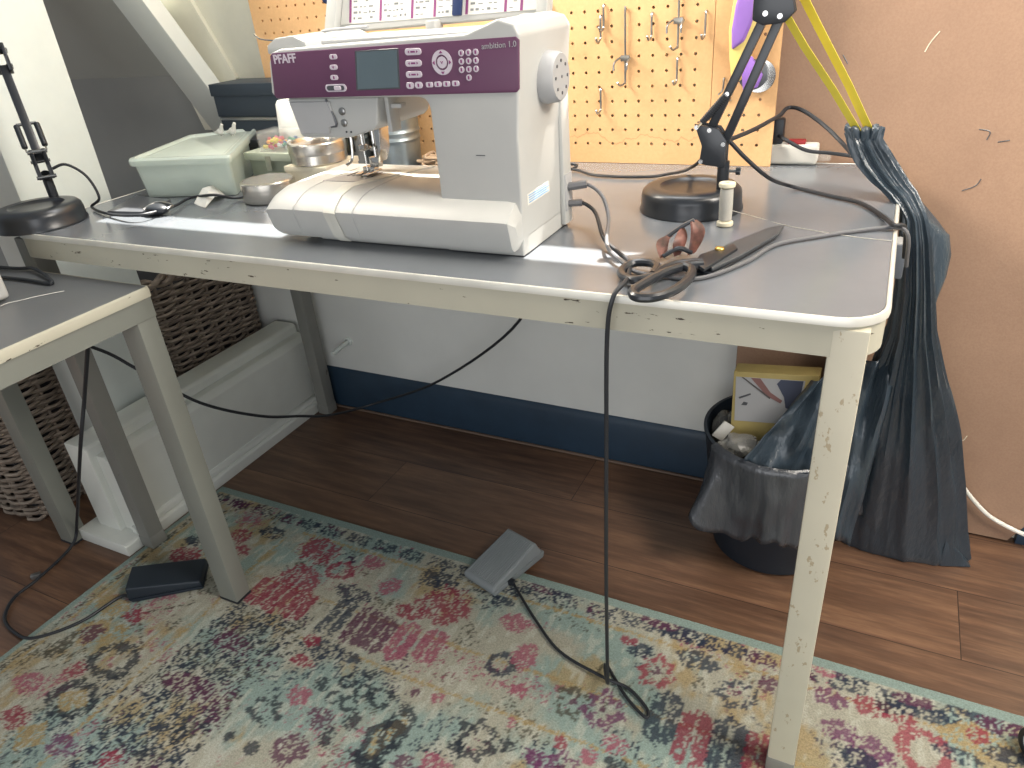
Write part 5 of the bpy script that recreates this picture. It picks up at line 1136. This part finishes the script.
MB().hull([(fl.x, fl.y, zb+0.009), (fr.x, fr.y, zb+0.007), (br2.x, br2.y, zb+0.007), (bl2.x, bl2.y, zb+0.009), (fl.x+.001, fl.y+.003, zb+0.038), (fr.x-.003, fr.y, zb+0.020), (br2.x-.003, br2.y-.002, zb+0.020), (bl2.x+.002, bl2.y-.004, zb+0.038)], 0.004, 3).build('treadle', 'bpedal', t)
o = MB().tube([(-1.093, 0.62, 0.619), (-1.184, 0.63, 0.497), (-1.244, 0.62, 0.385), (-1.53, 0.694, 0.08), (-1.559, 0.675, 0.012), (-1.538, 0.579, 0.006), (-1.531, 0.515, 0.006), (-1.491, 0.47, 0.006), (-1.434, 0.454, 0.006), (-1.373, 0.458, 0.01), (-1.319, 0.522, 0.012), (-1.300, 0.600, 0.0135), (-1.268, 0.606, 0.020)], 0.0034, 9, 8).build('pedal_cable', 'cable')
tag(o, 'black lead looping from the small table over floor and rug to the black pedal', 'cable')
o = MB().box((-0.010, -0.006, 0), (0.010, 0.006, 0.0095), 0.001, rotz(0.9, Vector((-1.553, 0.579, 0)) )).build('cable_tie', 'steelgrey'); tag(o, 'small grey tie around the black lead on the wood floor', 'cable tie')

def cable(name, pts, r, m, label): return tag(MB().tube(pts, r, 8, 8).build(name, m), label, 'cable')
cable('mains_cable', [(-0.404, 0.968, 0.809), (-0.380, 0.976, 0.812), (-0.352, 0.965, 0.800), (-0.335, 0.945, 0.775), (-0.309, 0.865, 0.763), (-0.274, 0.821, 0.758), (-0.251, 0.803, 0.754), (-0.217, 0.799, 0.753), (-0.173, 0.803, 0.753), (-0.134, 0.868, 0.753), (-0.11, 0.939, 0.753), (-0.067, 0.981, 0.753), (-0.022, 1.016, 0.753), (0.022, 1.038, 0.754), (0.040, 1.030, 0.748), (0.046, 1.045, 0.70)], 0.0026, 'greycable', 'grey mains lead running from the machine under the scissors to the right table edge')
cable('plug_head', [(-0.403, 0.968, 0.809), (-0.378, 0.976, 0.812)], 0.006, 'greycable', 'dark grey plug pushed into the upper socket of the machine')
cable('plug_head', [(-0.403, 0.968, 0.785), (-0.384, 0.972, 0.786)], 0.0052, 'greycable', 'grey plug pushed into the lower socket of the machine')
cable('lamp_cable', [(-0.204, 1.092, 0.850), (-0.180, 1.105, 0.822), (-0.150, 1.13, 0.790), (-0.129, 1.218, 0.757), (-0.067, 1.181, 0.754), (-0.024, 1.149, 0.754), (0.007, 1.089, 0.754), (0.022, 1.029, 0.76), (0.036, 1.045, 0.752), (0.042, 1.050, 0.71)], 0.0030, 'cable', 'black lead trailing from the right lamp bracket to the right table edge')
cable('lamp_cable', [(-0.208, 1.092, 0.850), (-0.190, 1.20, 0.845), (-0.178, 1.30, 0.842), (-0.172, 1.360, 0.840), (-0.165, 1.400, 0.845), (-0.14, 1.39, 0.842), (-0.100, 1.37, 0.820), (-0.064, 1.33, 0.797), (-0.045, 1.24, 0.80)], 0.0034, 'cable', 'black lead looping from the right lamp behind the pegboard edge to the bag')
cable('strip_cable', [(-0.180, 1.401, 0.80), (-0.165, 1.38, 0.797), (-0.125, 1.37, 0.780), (-0.085, 1.36, 0.778), (-0.040, 1.34, 0.776), (-0.005, 1.30, 0.770)], 0.0032, 'cable', 'black lead passing in front of the white power strip')
cable('table_cable', [(-0.535, 1.228, 0.754), (-0.532, 1.278, 0.755), (-0.525, 1.307, 0.758), (-0.541, 1.312, 0.76), (-0.548, 1.292, 0.757), (-0.516, 1.288, 0.755), (-0.477, 1.261, 0.754), (-0.421, 1.253, 0.754), (-0.368, 1.26, 0.754), (-0.339, 1.27, 0.757), (-0.300, 1.22, 0.775), (-0.262, 1.13, 0.805), (-0.244, 1.094, 0.822)], 0.0026, 'cable', 'black lead lying along the foot of the pegboard to the right lamp')
cable('left_lamp_cable', [(-1.392, 0.850, 0.835), (-1.372, 0.868, 0.840), (-1.350, 0.885, 0.815), (-1.335, 0.885, 0.775), (-1.364, 0.883, 0.756), (-1.271, 0.852, 0.756), (-1.176, 0.843, 0.762), (-1.176, 0.913, 0.757), (-1.198, 0.975, 0.756), (-1.118, 0.965, 0.768), (-1.103, 0.991, 0.756), (-1.087, 1.01, 0.754)], 0.0026, 'cable', 'black lead running from the left lamp past the green box towards the round tin')
cable('white_cable', [(0.177, 1.36, 0.227), (0.233, 1.4, 0.134), (0.264, 1.412, 0.092), (0.295, 1.414, 0.063), (0.334, 1.414, 0.044), (0.387, 1.412, 0.028), (0.46, 1.405, 0.012), (0.62, 1.38, 0.006)], 0.0042, 'whitecable', 'white cable trailing out from behind the black bag along the brown sheet')
cable('hanging_cable', [(-1.40, 0.62, 0.634), (-1.37, 0.784, 0.5), (-1.33, 0.838, 0.425), (-1.26, 0.899, 0.326), (-1.2, 0.993, 0.249), (-1.211, 1.12, 0.172), (-1.191, 1.2, 0.132), (-1.165, 1.33, 0.094), (-0.93, 1.34, 0.206), (-0.669, 1.3, 0.423), (-0.60, 1.24, 0.62), (-0.58, 1.20, 0.704)], 0.0034, 'cable', 'long black lead slung under the table from left to middle')
for k, pts in enumerate(([(-1.60, 0.70, 0.69), (-1.393, 0.711, 0.691), (-1.324, 0.714, 0.694), (-1.228, 0.68, 0.69), (-1.312, 0.677, 0.69), (-1.58, 0.66, 0.69)],)):
    cable('side_table_cable', pts, 0.003, 'cable', 'black lead lying in a loop on the small left table')
o = MB().tube([(-1.217, 0.584, 0.689), (-1.217, 0.596, 0.689), (-1.209, 0.614, 0.688), (-1.201, 0.629, 0.688), (-1.189, 0.645, 0.688), (-1.173, 0.663, 0.688)], 0.0006, 5, 6).build('loose_thread', 'paper'); tag(o, 'loose white thread on the top of the small left table', 'thread')

# chair castor at the lower right corner of the frame
cw = Vector((0.318, 0.912, 0.03))
t = thing('chair_castor', (cw.x, cw.y, 0.0095), 'black rimmed white castor just showing at the lower right edge on the rug', 'castor')
M_ = Matrix.Translation((cw.x+0.012, cw.y-0.010, 0.0385)) @ Matrix.Rotation(math.radians(35), 4, 'Z') @ Matrix.Rotation(math.radians(90), 4, 'Y')
MB().lathe([(0.019, -0.011), (0.026, -0.011), (0.0285, -0.008), (0.0285, 0.008), (0.026, 0.011), (0.019, 0.011), (0.019, -0.011)], (0, 0, 0), 40, M_).build('tyre', 'black', t)
MB().lathe([(0, -0.009), (0.019, -0.009), (0.019, 0.009), (0, 0.009)], (0, 0, 0), 32, M_).build('hub', 'pillar', t)
MB().tube([(cw.x+0.012, cw.y-0.010, 0.0385), (cw.x+0.040, cw.y-0.02, 0.075), (cw.x+0.040, cw.y-0.02, 0.12)], 0.006, 10, 4).build('stem', 'steelgrey', t)
